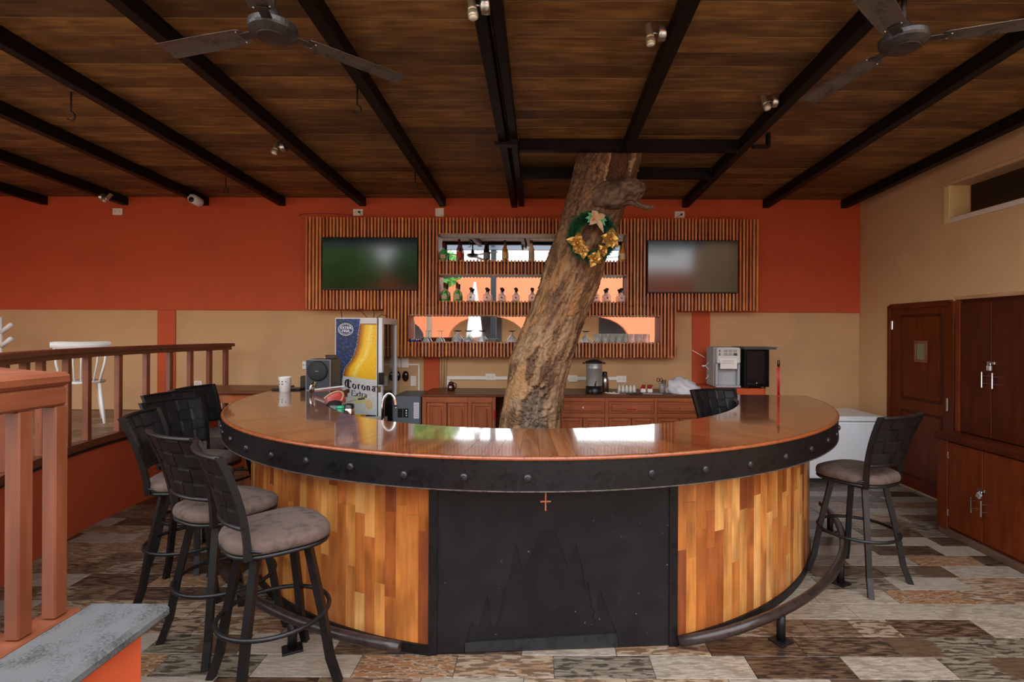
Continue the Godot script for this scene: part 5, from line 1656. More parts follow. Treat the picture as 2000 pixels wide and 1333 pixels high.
func stool_parts(t: Node3D, suede: Material, strapm: Material):
	# seat cushion: rounded squarish pad
	var b := B.new(true)
	var seg := 40
	var rows := [[0.0, 0.705, 0.6], [0.95, 0.705, 0.6], [0.99, 0.71, 0.6], [1.0, 0.722, 0.6], [0.992, 0.74, 0.6], [0.965, 0.753, 0.6], [0.88, 0.763, 0.6], [0.55, 0.772, 0.6], [0.0, 0.774, 0.6]]
	var f := func(i: int, k: int) -> Vector3:
		var a := TAU * k / seg
		var ca := cos(a)
		var sa := sin(a)
		var p := 3.0
		var r := 1.0 / pow(pow(absf(ca), p) + pow(absf(sa), p), 1.0 / p)
		var hw := 0.230 - 0.022 * sa          # a little wider in front
		return Vector3(ca * r * hw * rows[i][0], rows[i][1], sa * r * 0.228 * rows[i][0])
	for i in rows.size() - 1:
		for k in seg:
			var p0: Vector3 = f.call(i, k)
			var p1: Vector3 = f.call(i, (k + 1) % seg)
			var p2: Vector3 = f.call(i + 1, (k + 1) % seg)
			var p3: Vector3 = f.call(i + 1, k)
			var out := (p0 + p2) / 2 - Vector3(0, 0.74, 0)
			if i == 0: b.otri(p0, p2, p3, Vector3.DOWN)
			elif i == rows.size() - 2: b.otri(p0, p1, p2, Vector3.UP)
			else: b.oquad(p0, p1, p2, p3, out)
	part("seat", b, suede, t, "brown suede seat cushion")
	var pan := B.new(true)
	var rim: Array = []
	for k in seg:
		var v: Vector3 = f.call(3, k)
		rim.append(Vector3(v.x * 0.95, 0.694, v.z * 0.95))
	pan.tube(rim, 0.0105, 6, true)
	part("seat_frame", pan, M.steel_black, t)
	part("swivel_plate", B.new().box(Vector3(0, 0.668, 0), Vector3(0.26, 0.022, 0.26), 0.004), M.steel_black, t)
	for sx in [-1.0, 1.0]:
		for sz in [-1.0, 1.0]:
			var lg := B.new()
			var pts: Array = [Vector3(sx * 0.115, 0.66, sz * 0.115), Vector3(sx * 0.165, 0.34, sz * 0.165), Vector3(sx * 0.192, 0.12, sz * 0.192), Vector3(sx * 0.222, 0.0, sz * 0.222)]
			var sd := Vector3(sx, 0, -sz).normalized()
			for i in 3: leg_piece(lg, pts[i], pts[i + 1], sd, 0.0165, i)
			part("leg", lg, M.steel_black, t)
	var ring: Array = []
	for i in 40: ring.append(Vector3(cos(TAU * i / 40) * 0.246, 0.335, sin(TAU * i / 40) * 0.246))
	part("foot_ring", B.new(true).tube(ring, 0.011, 8, true), M.steel_black, t)
	# back: two posts, top rail, lower rail, woven straps
	var post := func(u: float) -> Vector3:    # u 0..1 up the post; x is the half width
		return Vector3(lerpf(0.185, 0.232, u), lerpf(0.69, 1.17, u), 0.165 + 0.02 * u + 0.10 * u * u)
	var surf := func(x: float, u: float) -> Vector3:   # x -1..1 across
		var p: Vector3 = post.call(u)
		return Vector3(p.x * x, p.y, p.z + 0.045 * (1.0 - x * x))
	for s in [-1.0, 1.0]:
		var pb := B.new()
		for i in 8:
			var a: Vector3 = post.call(i / 8.0)
			var c: Vector3 = post.call((i + 1) / 8.0)
			leg_piece(pb, Vector3(a.x * s, a.y, a.z), Vector3(c.x * s, c.y, c.z), Vector3(1, 0, 0), 0.014, i)
		part("back_post", pb, M.steel_black, t)
		part("brace", B.new(true).tube([Vector3(s * 0.196, 0.735, 0.17), Vector3(s * 0.205, 0.708, 0.09), Vector3(s * 0.2, 0.696, 0.03)], 0.007, 6), M.steel_black, t)
	for u in [0.30, 0.985]:
		var path: Array = []
		for i in 13: path.append(surf.call(-1.0 + i / 6.0, u))
		part("back_rail", B.new(true).tube(path, 0.011, 6), M.steel_black, t)
	var nv := 5
	var nh := 4
	var u0 := 0.315
	var u1 := 0.97
	for j in nv:
		var x0 := -0.96 + 1.92 * j / nv + 0.004
		var x1 := -0.96 + 1.92 * (j + 1) / nv - 0.004
		var sb := B.new()
		var prev: Array = []
		for i in nh * 6 + 1:
			var u := lerpf(u0, u1, float(i) / (nh * 6))
			var off := 0.0036 * clampf(2.2 * cos(PI * (float(i) / 6 - 0.5 + j)), -1, 1)
			strap_row(sb, surf.call(x0, u), surf.call(x1, u), off, prev, Vector3(0, 0, 1), i == 0)
		part("strap", sb, strapm, t)
	for j in nh:
		var ua := lerpf(u0, u1, (j + 0.012) / nh)
		var ub := lerpf(u0, u1, (j + 0.988) / nh)
		var sb := B.new()
		var prev: Array = []
		for i in nv * 6 + 1:
			var x := lerpf(-0.98, 0.98, float(i) / (nv * 6))
			var off := -0.0036 * clampf(2.2 * cos(PI * (float(i) / 6 - 0.5 + j)), -1, 1)
			strap_row(sb, surf.call(x, ua), surf.call(x, ub), off, prev, Vector3(0, 0, 1), i == 0)
		part("strap", sb, strapm, t)

func strap_row(b: B, a: Vector3, c: Vector3, off: float, prev: Array, n: Vector3, first: bool):
	var th := n * 0.0016
	var row: Array = [a + n * off, c + n * off]
	if not first:
		b.oquad(prev[0] + th, prev[1] + th, row[1] + th, row[0] + th, n)
		b.oquad(prev[0] - th, prev[1] - th, row[1] - th, row[0] - th, -n)
		var mid: Vector3 = (prev[0] + prev[1]) / 2
		b.oquad(prev[0] + th, row[0] + th, row[0] - th, prev[0] - th, prev[0] - mid)
		b.oquad(prev[1] + th, row[1] + th, row[1] - th, prev[1] - th, prev[1] - mid)
	prev.clear()
	prev.append_array(row)

func leg_piece(b: B, p: Vector3, q: Vector3, side: Vector3, half: float, i: int):
	var y := (q - p).normalized()
	var z := side.cross(y).normalized()
	var x := y.cross(z)
	var c: Array = []
	for s in [[-1, -1], [1, -1], [1, 1], [-1, 1]]: c.append((x * s[0] + z * s[1]) * half)
	# square section; joints share the section of a level cut
	for k in 4:
		var m := (k + 1) % 4
		var lv := func(o: Vector3, at: Vector3) -> Vector3:
			var g := at + o
			return g - y * ((g.y - at.y) / y.y) if absf(y.y) > 0.3 else g
		var o: Vector3 = c[k] + c[m]
		b.oquad(lv.call(c[k], p), lv.call(c[m], p), lv.call(c[m], q), lv.call(c[k], q), o)
	b.oquad(p + c[0] - y * (c[0].y / y.y), p + c[1] - y * (c[1].y / y.y), p + c[2] - y * (c[2].y / y.y), p + c[3] - y * (c[3].y / y.y), -y)
	b.oquad(q + c[0] - y * (c[0].y / y.y), q + c[1] - y * (c[1].y / y.y), q + c[2] - y * (c[2].y / y.y), q + c[3] - y * (c[3].y / y.y), y)

# ---------------------------------------------------------------- right side: cabinets, freezer
func build_right_side():
	var x := 3.565
	var u := thing("wall_cupboard", "tall upper mahogany cupboard with padlocked double doors by the right wall", "cupboard", V(3.8, 0.86, 3.5))
	part("body", B.new().span(x + 0.02, SIDE - 0.004, 0.862, 1.985, 2.7, 4.385, 0.002), M.mahogany_dark, u)
	part("cornice", B.new().span(x - 0.012, SIDE - 0.004, 1.9855, 2.015, 2.7, 4.40, 0.004), mat(S(176, 130, 92), 0.6, {tex = T.wood}), u)
	part("corner_post", B.new().span(x - 0.005, x + 0.019, 0.862, 1.985, 4.345, 4.39, 0.002), M.mahogany, u)
	for q in [[4.045, 4.34, 4.09], [3.62, 4.038, 3.995]]:
		var dr := part("door", B.new().span(x, x + 0.018, 0.868, 1.955, q[0], q[1], 0.003), M.mahogany_dark, u)
		pull(dr, x, q[2], 1.33)
	part("door", B.new().span(x, x + 0.018, 0.868, 1.955, 2.72, 3.612, 0.003), M.mahogany_dark, u)
	padlock(u, x - 0.01, 1.45, 4.03, false)
	var lx := 3.42
	var l := thing("base_cupboard", "low mahogany cupboard with padlocked double doors under the upper cupboard", "cupboard", V(3.7, 0, 3.5))
	part("body", B.new().span(lx + 0.02, SIDE - 0.004, 0.06, 0.80, 2.7, 4.40, 0.002), M.mahogany, l)
	part("ledge", B.new().span(lx - 0.02, SIDE - 0.004, 0.80, 0.861, 2.7, 4.42, 0.006), M.mahogany_dark, l)
	part("plinth", B.new().span(lx + 0.005, SIDE - 0.004, 0, 0.06, 2.7, 4.40, 0.003), mat(S(104, 74, 56), 0.6, {tex = T.wood}), l)
	part("stile", B.new().span(lx - 0.004, lx + 0.019, 0.06, 0.80, 4.29, 4.40, 0.003), M.mahogany, l)
	for q in [[3.953, 4.285, 4.015], [3.55, 3.946, 3.925]]:
		var dr := part("door", B.new().span(lx, lx + 0.018, 0.085, 0.79, q[0], q[1], 0.003), M.mahogany, l)
		pull(dr, lx, q[2], 0.355)
	part("door", B.new().span(lx, lx + 0.018, 0.085, 0.79, 2.72, 3.543, 0.003), M.mahogany, l)
	padlock(l, lx - 0.01, 0.47, 3.95, true)
	for y in [0.2, 0.68]: part("hinge", B.new().span(lx - 0.01, lx - 0.001, y - 0.03, y + 0.03, 4.275, 4.292, 0.002), M.steel, l)
	var fz := thing("chest_freezer", "white chest freezer in the corner behind the right-hand bar stool", "freezer", V(3.3, 0, 6.1))
	part("cabinet", B.new().span(2.66, 3.90, 0.05, 0.69, 5.78, 6.44, 0.012), M.white_metal, fz)
	part("lid", B.new().span(2.65, 3.905, 0.697, 0.755, 5.765, 6.45, 0.012), M.white_metal, fz)
	part("base", B.new().span(2.7, 3.86, 0.0, 0.05, 5.82, 6.4), M.black_matte, fz)

func pull(dr: Node3D, x: float, d: float, y: float):
	var b := B.new()
	b.tube([V(x - 0.035, y - 0.062, d), V(x - 0.035, y + 0.062, d)], 0.0065, 10)
	for s in [-0.03, 0.03]: b.tube([V(x - 0.035, y + s, d), V(x, y + s, d)], 0.0045, 8)
	part("handle", b, M.chrome, dr, "chrome bar handle")

func padlock(p: Node3D, x: float, y: float, d: float, tilted: bool):
	var h := part("hasp", B.new().span(x - 0.004, x + 0.0095, y + 0.006, y + 0.028, d - 0.03, d + 0.04, 0.002), M.steel, p)
	var bs := Basis(Vector3(1, 0, 0), 0.5 if tilted else 0.0)
	var c := V(x - 0.02, y - 0.022, d)
	var b := B.new()
	b.box(c, Vector3(0.018, 0.042, 0.04), 0.004, bs)
	part("padlock", b, mat(S(186, 190, 186), 0.35, {metal = 0.7}), h)
	var sh: Array = []
	for i in 9:
		var a := PI * i / 8
		sh.append(c + bs * Vector3(0, 0.021 + 0.02 * sin(a), 0.012 * cos(a)))
	part("shackle", B.new(true).tube(sh, 0.004, 6), M.chrome, h)

# ---------------------------------------------------------------- fans, spots, hooks, sockets, camera
func build_fans_and_fittings():
	var fm := mat(S(62, 55, 54), 0.4, {metal = 0.35, tex = T.scuff, tri = 3.0, world = false})
	var bladem := mat(S(98, 90, 84), 0.4, {metal = 0.35, tex = T.scuff, tri = 2.2, world = false})
	var fan := thing("ceiling_fan", "dusty dark three-blade ceiling fan on the left, its blades clear of the beams", "ceiling fan", Vector3.ZERO, "ceiling fans")
	part("motor", B.new().lathe(Vector3.ZERO, [Vector2(0, -0.045), Vector2(0.03, -0.044), Vector2(0.072, -0.04), Vector2(0.078, -0.034), Vector2(0.082, -0.034), Vector2(0.096, -0.024), Vector2(0.112, -0.012), Vector2(0.116, 0.0), Vector2(0.116, 0.022), Vector2(0.104, 0.032), Vector2(0.05, 0.04), Vector2(0, 0.04)], 36), fm, fan)
	part("coupling", B.new(true).lathe(Vector3(0, 0.04, 0), [Vector2(0.034, 0), Vector2(0.034, 0.045), Vector2(0.026, 0.07), Vector2(0.016, 0.075)], 18), fm, fan)
	part("down_rod", B.new(true).tube([Vector3(0, 0.11, 0), Vector3(0, 0.30, 0)], 0.0135, 12), fm, fan)
	part("canopy", B.new(true).lathe(Vector3(0, 0.26, 0), [Vector2(0.02, 0), Vector2(0.05, 0.02), Vector2(0.055, 0.06), Vector2(0, 0.062)], 18), fm, fan)
	for k in 3:
		var bs := Basis(Vector3.UP, TAU * k / 3.0)
		var pit := Basis(Vector3.RIGHT, 0.05)
		var bb := B.new()
		var prev: Array = []
		var st := [[0.17, 0.05], [0.19, 0.058], [0.45, 0.066], [0.70, 0.068], [0.725, 0.060]]
		for q in st:
			var row: Array = []
			for z in [-1.0, -0.5, 0.0, 0.5, 1.0]:
				row.append(bs * (pit * Vector3(q[0], 0.012 * (1.0 - z * z), z * q[1])))
			if prev.size():
				for i in 4:
					bb.oquad(prev[i], prev[i + 1], row[i + 1], row[i], Vector3.UP)
					bb.oquad(prev[i] - Vector3(0, 0.002, 0), prev[i + 1] - Vector3(0, 0.002, 0), row[i + 1] - Vector3(0, 0.002, 0), row[i] - Vector3(0, 0.002, 0), Vector3.DOWN)
				for i in [0, 4]: bb.oquad(prev[i], row[i], row[i] - Vector3(0, 0.002, 0), prev[i] - Vector3(0, 0.002, 0), bs * Vector3(0, 0, -1.0 if i == 0 else 1.0))
			else:
				for i in 4: bb.oquad(row[i], row[i + 1], row[i + 1] - Vector3(0, 0.002, 0), row[i] - Vector3(0, 0.002, 0), bs * Vector3(-1, 0, 0))
			prev = row
		for i in 4: bb.oquad(prev[i], prev[i + 1], prev[i + 1] - Vector3(0, 0.002, 0), prev[i] - Vector3(0, 0.002, 0), bs * Vector3(1, 0, 0))
		var bl := part("blade", bb, bladem, fan)
		var ir := B.new()
		ir.box(bs * Vector3(0.145, 0.0, 0), Vector3(0.11, 0.006, 0.05), 0.002, bs * pit)
		part("blade_iron", ir, fm, bl)
		for s in [-1.0, 1.0]: part("screw", B.new(true).ball(bs * Vector3(0.2, -0.002 - s * 0.007, s * 0.035), Vector3.ONE * 0.006, 6), M.steel, bl)
	var p1 := sv(533, 60, 2.6)
	fan.position = p1
	fan.rotation.y = deg_to_rad(44)
	copy(fan, "dusty dark three-blade ceiling fan on the right, near the slot window", sv(1765, 82, 2.7), deg_to_rad(102))
	# spot lamps on the beams
	var spot := func(px: float, py: float, d: float, side: float, lean: Vector3, label: String):
		var c := sv(px, py, d)
		var o := thing("spot_lamp", label, "spotlight", c, "spotlights on the beams")
		part("mount", B.new(true).lathe(c + Vector3(side * 0.092, 0.004, 0), [Vector2(0, 0), Vector2(0.042, 0), Vector2(0.044, 0.01), Vector2(0.044, 0.04), Vector2(0.038, 0.046), Vector2(0, 0.046)], 18, Basis(Vector3(0, 0, 1), PI / 2 * side)), M.steel, o)
		part("arm", B.new(true).tube([c + Vector3(side * 0.045, 0.004, 0), c + Vector3(side * 0.008, 0.004, 0)], 0.006, 8), M.steel, o)
		var up := lean.normalized()
		var bs := Basis(up.cross(Vector3(0, 0, 1)).normalized(), up, up.cross(Vector3(0, 0, 1)).normalized().cross(up))
		part("head", B.new(true).lathe(c, [Vector2(0, -0.068), Vector2(0.023, -0.068), Vector2(0.027, -0.064), Vector2(0.027, -0.036), Vector2(0.0225, -0.033), Vector2(0.0225, -0.026), Vector2(0.025, -0.024), Vector2(0.025, -0.016), Vector2(0.022, -0.014), Vector2(0.021, 0.055), Vector2(0, 0.06)], 18, bs), mat(S(190, 178, 152), 0.35, {metal = 0.6}), o)
		part("lens", B.new(true).lathe(c, [Vector2(0, -0.0705), Vector2(0.022, -0.0695), Vector2(0.022, -0.0682)], 16, bs), mat(S(226, 222, 206), 0.2), o)
	spot.call(922, 12, 2.66, 1.0, Vector3(-0.12, 1, -0.15), "steel spotlight on the double beam at the top of the picture")
	spot.call(1269, 66, 2.98, 1.0, Vector3(-0.08, 1, -0.12), "steel spotlight on the short beam above the tree")
	spot.call(1494, 199, 3.83, 1.0, Vector3(-0.2, 1, -0.35), "steel spotlight on the beam left of the right-hand fan")
	spot.call(539, 288, 4.75, 1.0, Vector3(0.1, 1, -0.3), "small pale spotlight below the left-hand fan's beam")
	spot.call(211, 386, 6.1, -1.0, Vector3(0.8, 1, -0.2), "small spotlight at the wall end of a far left beam")
	# hooks
	var hk := func(px: float, py: float, d: float, ln: float, label: String):
		var c := sv(px, py, d)
		var o := thing("ceiling_hook", label, "hook", c, "iron hooks under the beams")
		var r := 0.03
		var path: Array = [c, c + Vector3(0, -ln, 0)]
		for i in 10:
			var a := PI / 2 + 0.3 - i * 0.5
			path.append(c + Vector3(r * cos(a) * 0.9, -ln - r * 1.2 + r * sin(a), 0))
		part("rod", B.new(true).tube(path, 0.0055, 8), M.steel_black, o)
		part("plate", B.new().box(c + Vector3(0, 0.002, 0), Vector3(0.03, 0.004, 0.02), 0.001), M.steel_black, o)
	hk.call(139, 181, 3.57, 0.13, "long black hook hanging from a left-hand beam")
	hk.call(698, 171, 3.6, 0.12, "black hook hanging near the left fan's blade tip")
	hk.call(441, 347, 5.4, 0.1, "small black hook near the back wall above the slats' left")
	hk.call(811, 338, 5.5, 0.1, "small black hook near the back wall above the bottle shelves")
	# wall plates
	var plate := func(called: String, px: float, py: float, w: float, h: float, kind: int, label: String):
		var d := WALL - 0.019
		var c := sv(px, py, d)
		if py > 640: c.z = -WALL
		var o := thing(called, label, "wall socket" if kind < 3 else ("switch" if kind == 4 else "junction box"), c, "white wall plates")
		part("plate", B.new().box(c + Vector3(0, 0, 0.008), Vector3(w, h, 0.016), 0.004), M.white_plastic, o)
		if kind < 3:
			for s in [-1, 1]:
				var sk := part("outlet", B.new().box(c + Vector3(s * w * 0.22, 0, 0.0175), Vector3(w * 0.26, h * 0.42, 0.003), 0.001), M.white_plastic, o)
				for k in [-1, 1]: part("slot", B.new().box(c + Vector3(s * w * 0.22 + k * w * 0.05, h * 0.05, 0.0195), Vector3(0.003, h * 0.18, 0.001)), M.black_matte, sk)
		if kind == 1 or kind == 2:
			var pl := part("plug", B.new(true).lathe(c + Vector3(w * 0.15, 0, 0.02), [Vector2(0.013, 0), Vector2(0.011, 0.022), Vector2(0, 0.024)], 10, Basis(Vector3.RIGHT, PI / 2)), M.black_plastic, o)
			part("cord", B.new(true).tube([c + Vector3(w * 0.15, 0, 0.04), c + Vector3(w * (0.15 + (0.25 if kind == 1 else -0.5)), -h * 0.5, 0.045), c + Vector3(w * (0.15 + (0.35 if kind == 1 else -0.7)), -h * 0.9, 0.02)], 0.003, 6), M.black_plastic, pl)
		if kind == 4:
			for k in 2: part("rocker", B.new().box(c + Vector3(0, (k - 0.5) * h * 0.36, 0.0175), Vector3(w * 0.46, h * 0.28, 0.006), 0.002), M.white_plastic, o)
		if kind == 3:
			for s in [-1, 1]: part("screw", B.new(true).ball(c + Vector3(s * w * 0.36, s * -h * 0.4, 0.0165), Vector3.ONE * 0.005, 6), M.black_matte, o)
	plate.call("wall_socket", 231, 414, 0.125, 0.085, 0, "white wall socket on the orange wall at the far left")
	plate.call("wall_socket", 700, 415.5, 0.125, 0.085, 1, "white wall socket with a black plug above the left television")
	plate.call("junction_box", 859, 415.5, 0.11, 0.11, 3, "white blank junction box above the bottle shelves")
	plate.call("wall_socket", 1327, 420, 0.125, 0.085, 2, "white wall socket with a black plug above the right television")
	plate.call("wall_socket", 958, 737, 0.13, 0.085, 0, "white wall socket left of the trunk over the back counter")
	plate.call("wall_socket", 1119, 740, 0.12, 0.085, 0, "white wall socket between the trunk and the coffee urn")
	plate.call("wall_socket", 1214, 741.5, 0.125, 0.085, 0, "white wall socket above the sugar shakers")
	plate.call("wall_socket", 386, 749, 0.1, 0.06, 0, "white wall socket behind the balustrade's right end")
	plate.call("light_switch", 775, 709, 0.09, 0.125, 4, "white wall switch nearer the beer fridge of a pair")
	plate.call("light_switch", 791, 709, 0.09, 0.125, 4, "white wall switch farther from the beer fridge of a pair")
	plate.call("light_switch", 807, 745, 0.075, 0.13, 4, "white wall switch under the cable duct by the breaker cabinet")
	plate.call("wall_socket", 594, 714, 0.05, 0.1, 0, "white wall plate half hidden behind the loudspeaker")
	# trunking
	var dt := thing("cable_duct", "white cable duct along the wall over the back counter", "cable duct", sv(1000, 740, WALL))
	var y := sv(1055, 739, WALL).y
	var ba := B.new()
	ba.span(sv(873, 740, WALL).x, sv(950, 740, WALL).x, y - 0.022, y + 0.022, WALL - 0.02, WALL, 0.003)
	part("run", ba, M.white_plastic, dt)
	part("run", B.new().span(sv(966, 740, WALL).x, sv(1205, 740, WALL).x, y - 0.022, y + 0.022, WALL - 0.02, WALL, 0.003), M.white_plastic, dt)
	part("drop", B.new().span(sv(873, 740, WALL).x, sv(879, 740, WALL).x, 0.98, y - 0.0225, WALL - 0.02, WALL, 0.003), M.white_plastic, dt)
	var d2 := thing("switch_duct", "thin beige cable duct from the wall switches down to the breaker cabinet", "cable duct", sv(815, 720, WALL))
	part("run", B.new().span(sv(798, 712, WALL).x, sv(820, 712, WALL).x, sv(810, 714, WALL).y, sv(810, 711, WALL).y, WALL - 0.015, WALL, 0.002), M.white_plastic, d2)
	part("drop", B.new().span(sv(817, 712, WALL).x, sv(820, 712, WALL).x, 0.946, sv(810, 714.2, WALL).y, WALL - 0.015, WALL, 0.002), M.white_plastic, d2)
	var d3 := thing("beige_conduit", "three beige painted conduits left of the white cable duct", "conduit", sv(866, 720, WALL))
	for k in 3: part("pipe", B.new(true).tube([sv(860.5 + k * 5, 757, WALL - 0.014), sv(860.5 + k * 5, 690, WALL - 0.014)], 0.012, 8), M.beige, d3)
	# chargers below the switches
	for k in 2:
		var c := sv([776, 792][k], 735, WALL - 0.03)
		var o := thing("black_charger", ["oval black dispenser nearer the beer fridge on the beige wall", "oval black dispenser farther from the beer fridge on the beige wall"][k], "dispenser", c, "oval black wall dispensers")
		part("shell", B.new(true).ball(c, Vector3(0.043, 0.067, 0.028), 14), mat(S(26, 18, 18), 0.12), o)
		part("button", B.new(true).ball(c + Vector3(0, -0.03, 0.025), Vector3(0.012, 0.008, 0.006), 8), M.black_matte, o)
	# bullet camera
	var c := sv(383, 392, 6.15)
	var cm := thing("security_camera", "white bullet security camera at a beam end on the back wall", "security camera", c)
	part("housing", B.new(true).lathe(c, [Vector2(0, -0.07), Vector2(0.05, -0.07), Vector2(0.055, -0.06), Vector2(0.055, 0.07), Vector2(0, 0.075)], 8, Basis(Vector3(1, 0, 0), PI / 2 - 0.15)), M.white_metal, cm)
	part("lens", B.new(true).lathe(c + Vector3(-0.004, -0.008, 0.076), [Vector2(0, 0), Vector2(0.032, 0), Vector2(0.032, 0.006), Vector2(0, 0.006)], 14, Basis(Vector3(1, 0, 0), PI / 2)), M.black_plastic, cm)
	part("base", B.new(true).ball(c + Vector3(-0.07, 0.045, 0.0), Vector3(0.035, 0.035, 0.03), 12), M.white_metal, cm)
	# loose cable above the left slats
	var lc := thing("loose_cable", "thin dark cable running along the wall above the slats' left end", "cable", sv(640, 420, WALL - 0.03))
	var path: Array = []
	for q in [[584, 421], [592, 418], [620, 417], [650, 418], [680, 420], [705, 421]]: path.append(sv(q[0], q[1], WALL - 0.025))
	part("wire", B.new(true).tube(path, 0.0035, 6), mat(S(90, 50, 36), 0.6), lc)

	var fc := thing("hanging_wires", "thin dark wires running from the slatted wall down to the beer fridge", "wires", sv(700, 615, 6.25))
	for w in [[[666, 604, 6.3], [667, 614, 6.25], [668, 623, 6.2]], [[690, 607, 6.3], [706, 609, 6.25], [718, 622, 6.1]], [[730, 604, 6.3], [731, 614, 6.2], [730, 622, 6.1]], [[736, 621, 6.1], [745, 615, 6.2], [757, 618, 6.3]]]:
		var wp: Array = []
		for q in w: wp.append(sv(q[0], q[1], q[2]))
		part("wire", B.new(true).tube(wp, 0.004, 6), mat(S(60, 44, 36), 0.6), fc)

# ---------------------------------------------------------------- things on and behind the bar
func build_small_things():
	var Y := 1.1
	# loudspeaker
	var f := 5.12
	var x0 := sv(597, 760, f).x
	var x1 := sv(645, 760, f).x
	var s := thing("loudspeaker", "dark grey boxy loudspeaker with a round grille on the bar's left end", "loudspeaker", V((x0 + x1) / 2, Y, f + 0.12))
	var yt := sv(620, 703, f).y
	part("cabinet", B.new().span(x0, x1, Y, yt, f + 0.004, f + 0.26, 0.006), mat(S(62, 64, 68), 0.5), s)
	part("front_trim", B.new().span(x0 - 0.001, x1 + 0.001, Y, yt + 0.001, f, f + 0.0035, 0.001), mat(S(150, 150, 150), 0.35, {metal = 0.5}), s)
	part("baffle", B.new().span(x0 + 0.006, x1 - 0.006, Y + 0.006, yt - 0.006, f - 0.003, f - 0.0002, 0.001), mat(S(44, 45, 48), 0.6), s)
	var sc := V((x0 + x1) / 2 - 0.002, Y + 0.195, f - 0.0032)
	part("grille", B.new(true).lathe(sc, [Vector2(0.102, 0), Vector2(0.1, 0.012), Vector2(0.085, 0.02), Vector2(0, 0.022)], 32, Basis(Vector3.RIGHT, PI / 2)), mat(S(30, 29, 30), 0.7, {tex = T.scuff, tri = 9.0}), s)
	part("badge", B.new().box(sc + Vector3(0, 0, 0.0235), Vector3(0.028, 0.006, 0.003)), M.steel, s)
	var r := thing("remote_receiver", "small dark box lying on top of the loudspeaker", "box", V((x0 + x1) / 2 + 0.08, yt, f + 0.14))
	part("case", B.new().box(V((x0 + x1) / 2 + 0.07, yt + 0.022, f + 0.15), Vector3(0.1, 0.038, 0.06), 0.004), mat(S(50, 36, 30), 0.4), r)
	part("knob", B.new(true).ball(V((x0 + x1) / 2 + 0.02, yt + 0.012, f + 0.12), Vector3.ONE * 0.012, 8), M.steel, r)
	# paper cup
	var c := V(sv(556.5, 765, 5.05).x, Y, 5.05)
	var cup := thing("paper_cup", "white printed paper cup on the bar's left end", "cup", c)
	part("cup", B.new(true).lathe(c, [Vector2(0, 0.004), Vector2(0.049, 0.0), Vector2(0.058, 0.135), Vector2(0.061, 0.139), Vector2(0.058, 0.142), Vector2(0.055, 0.139), Vector2(0.047, 0.008)], 24), M.white_paint, cup)
	for k in 5: part("print_mark", B.new().box(c + Vector3(-0.03 + (k % 3) * 0.03, 0.1 - (k / 3) * 0.025, 0.0555 - (k / 3) * 0.0015 - absf(k % 3 - 1) * 0.009), Vector3(0.014, 0.014, 0.003)), mat(S(90, 96, 96), 0.6), cup)
	var tb := thing("black_tablet", "black flat tablet lying behind the white paper cup", "tablet", V(-2.5, Y, 5.2))
	part("case", B.new().box(V(-2.545, Y + 0.008, 5.2), Vector3(0.28, 0.014, 0.17), 0.004), M.black_matte, tb)
	part("glass", B.new().box(V(-2.545, Y + 0.0158, 5.2), Vector3(0.26, 0.0012, 0.15), 0.0), M.black_plastic, tb)
	var tm := thing("card_terminal", "dark card terminal box beside the loudspeaker", "terminal", V(-2.42, Y, 5.3))
	part("body", B.new().span(-2.47, -2.345, Y, Y + 0.13, 5.27, 5.37, 0.008), mat(S(54, 48, 42), 0.4), tm)
	part("display", B.new().span(-2.46, -2.355, Y + 0.05, Y + 0.12, 5.266, 5.2695), mat(S(70, 60, 46), 0.15), tm)
	# steel strainer with tongs
	var p := V(sv(611, 762, 4.85).x, Y, 4.85)
	var sr := thing("steel_strainer", "round steel bar strainer standing on edge with a long pale handle", "strainer", p)
	part("disc", B.new(true).lathe(p + Vector3(0, 0.062, 0), [Vector2(0, -0.008), Vector2(0.05, -0.01), Vector2(0.06, 0.0), Vector2(0.05, 0.01), Vector2(0, 0.008)], 26, Basis(Vector3(0, 0, 1), PI / 2 - 0.2)), M.chrome, sr)
	part("handle", B.new().bar(p + Vector3(0.02, 0.04, 0), sv(672, 755, 4.6), 0.022, 0.016, Vector3(0, 0, 1), 0.004), mat(S(200, 190, 186), 0.4), sr)
	part("inner_handle", B.new().bar(p + Vector3(0.02, 0.02, 0.0), sv(668, 760, 4.6), 0.012, 0.012, Vector3(0, 0, 1), 0.003), mat(S(150, 90, 84), 0.4), sr)
	# red rod on the right
	var rd := V(sv(1520.5, 774, 4.82).x, Y, 4.82)
	var ro := thing("red_rod", "thin red rod with a black grip standing on the bar's right end", "rod", rd)
	part("foot", B.new(true).lathe(rd, [Vector2(0, 0), Vector2(0.014, 0), Vector2(0.012, 0.008), Vector2(0, 0.008)], 12), M.red, ro)
	for q in [-0.0065, 0.0065]: part("rod", B.new(true).tube([rd + Vector3(q, 0.0085, 0), rd + Vector3(q, 0.28, 0)], 0.006, 10), M.red, ro)
	part("grip", B.new(true).tube([rd + Vector3(0, 0.281, 0), rd + Vector3(0, 0.335, 0), rd + Vector3(0, 0.342, 0)], [0.0125, 0.0115, 0.004], 12), mat(S(44, 20, 18), 0.4), ro)
	# wash-up counter inside the bar
	var wk := thing("sink_counter", "steel sink counter below the bar top on the inside", "sink counter", pol(1.65, -55, 0))
	part("top", B.new().ring([Vector2(1.40, 0.84), Vector2(2.14, 0.84), Vector2(2.14, 0.88), Vector2(1.40, 0.88)], -84, -28, 24, BAR), M.steel, wk)
	part("front", B.new().ring([Vector2(1.41, 0.0), Vector2(1.45, 0.0), Vector2(1.45, 0.839), Vector2(1.41, 0.839)], -84, -28, 24, BAR), M.redwood_dark, wk)
	var fb := V(sv(748, 800, 3.8).x, 0.88, 3.8)
	var fc := thing("sink_faucet", "tall curved chrome faucet behind the bar", "faucet", fb)
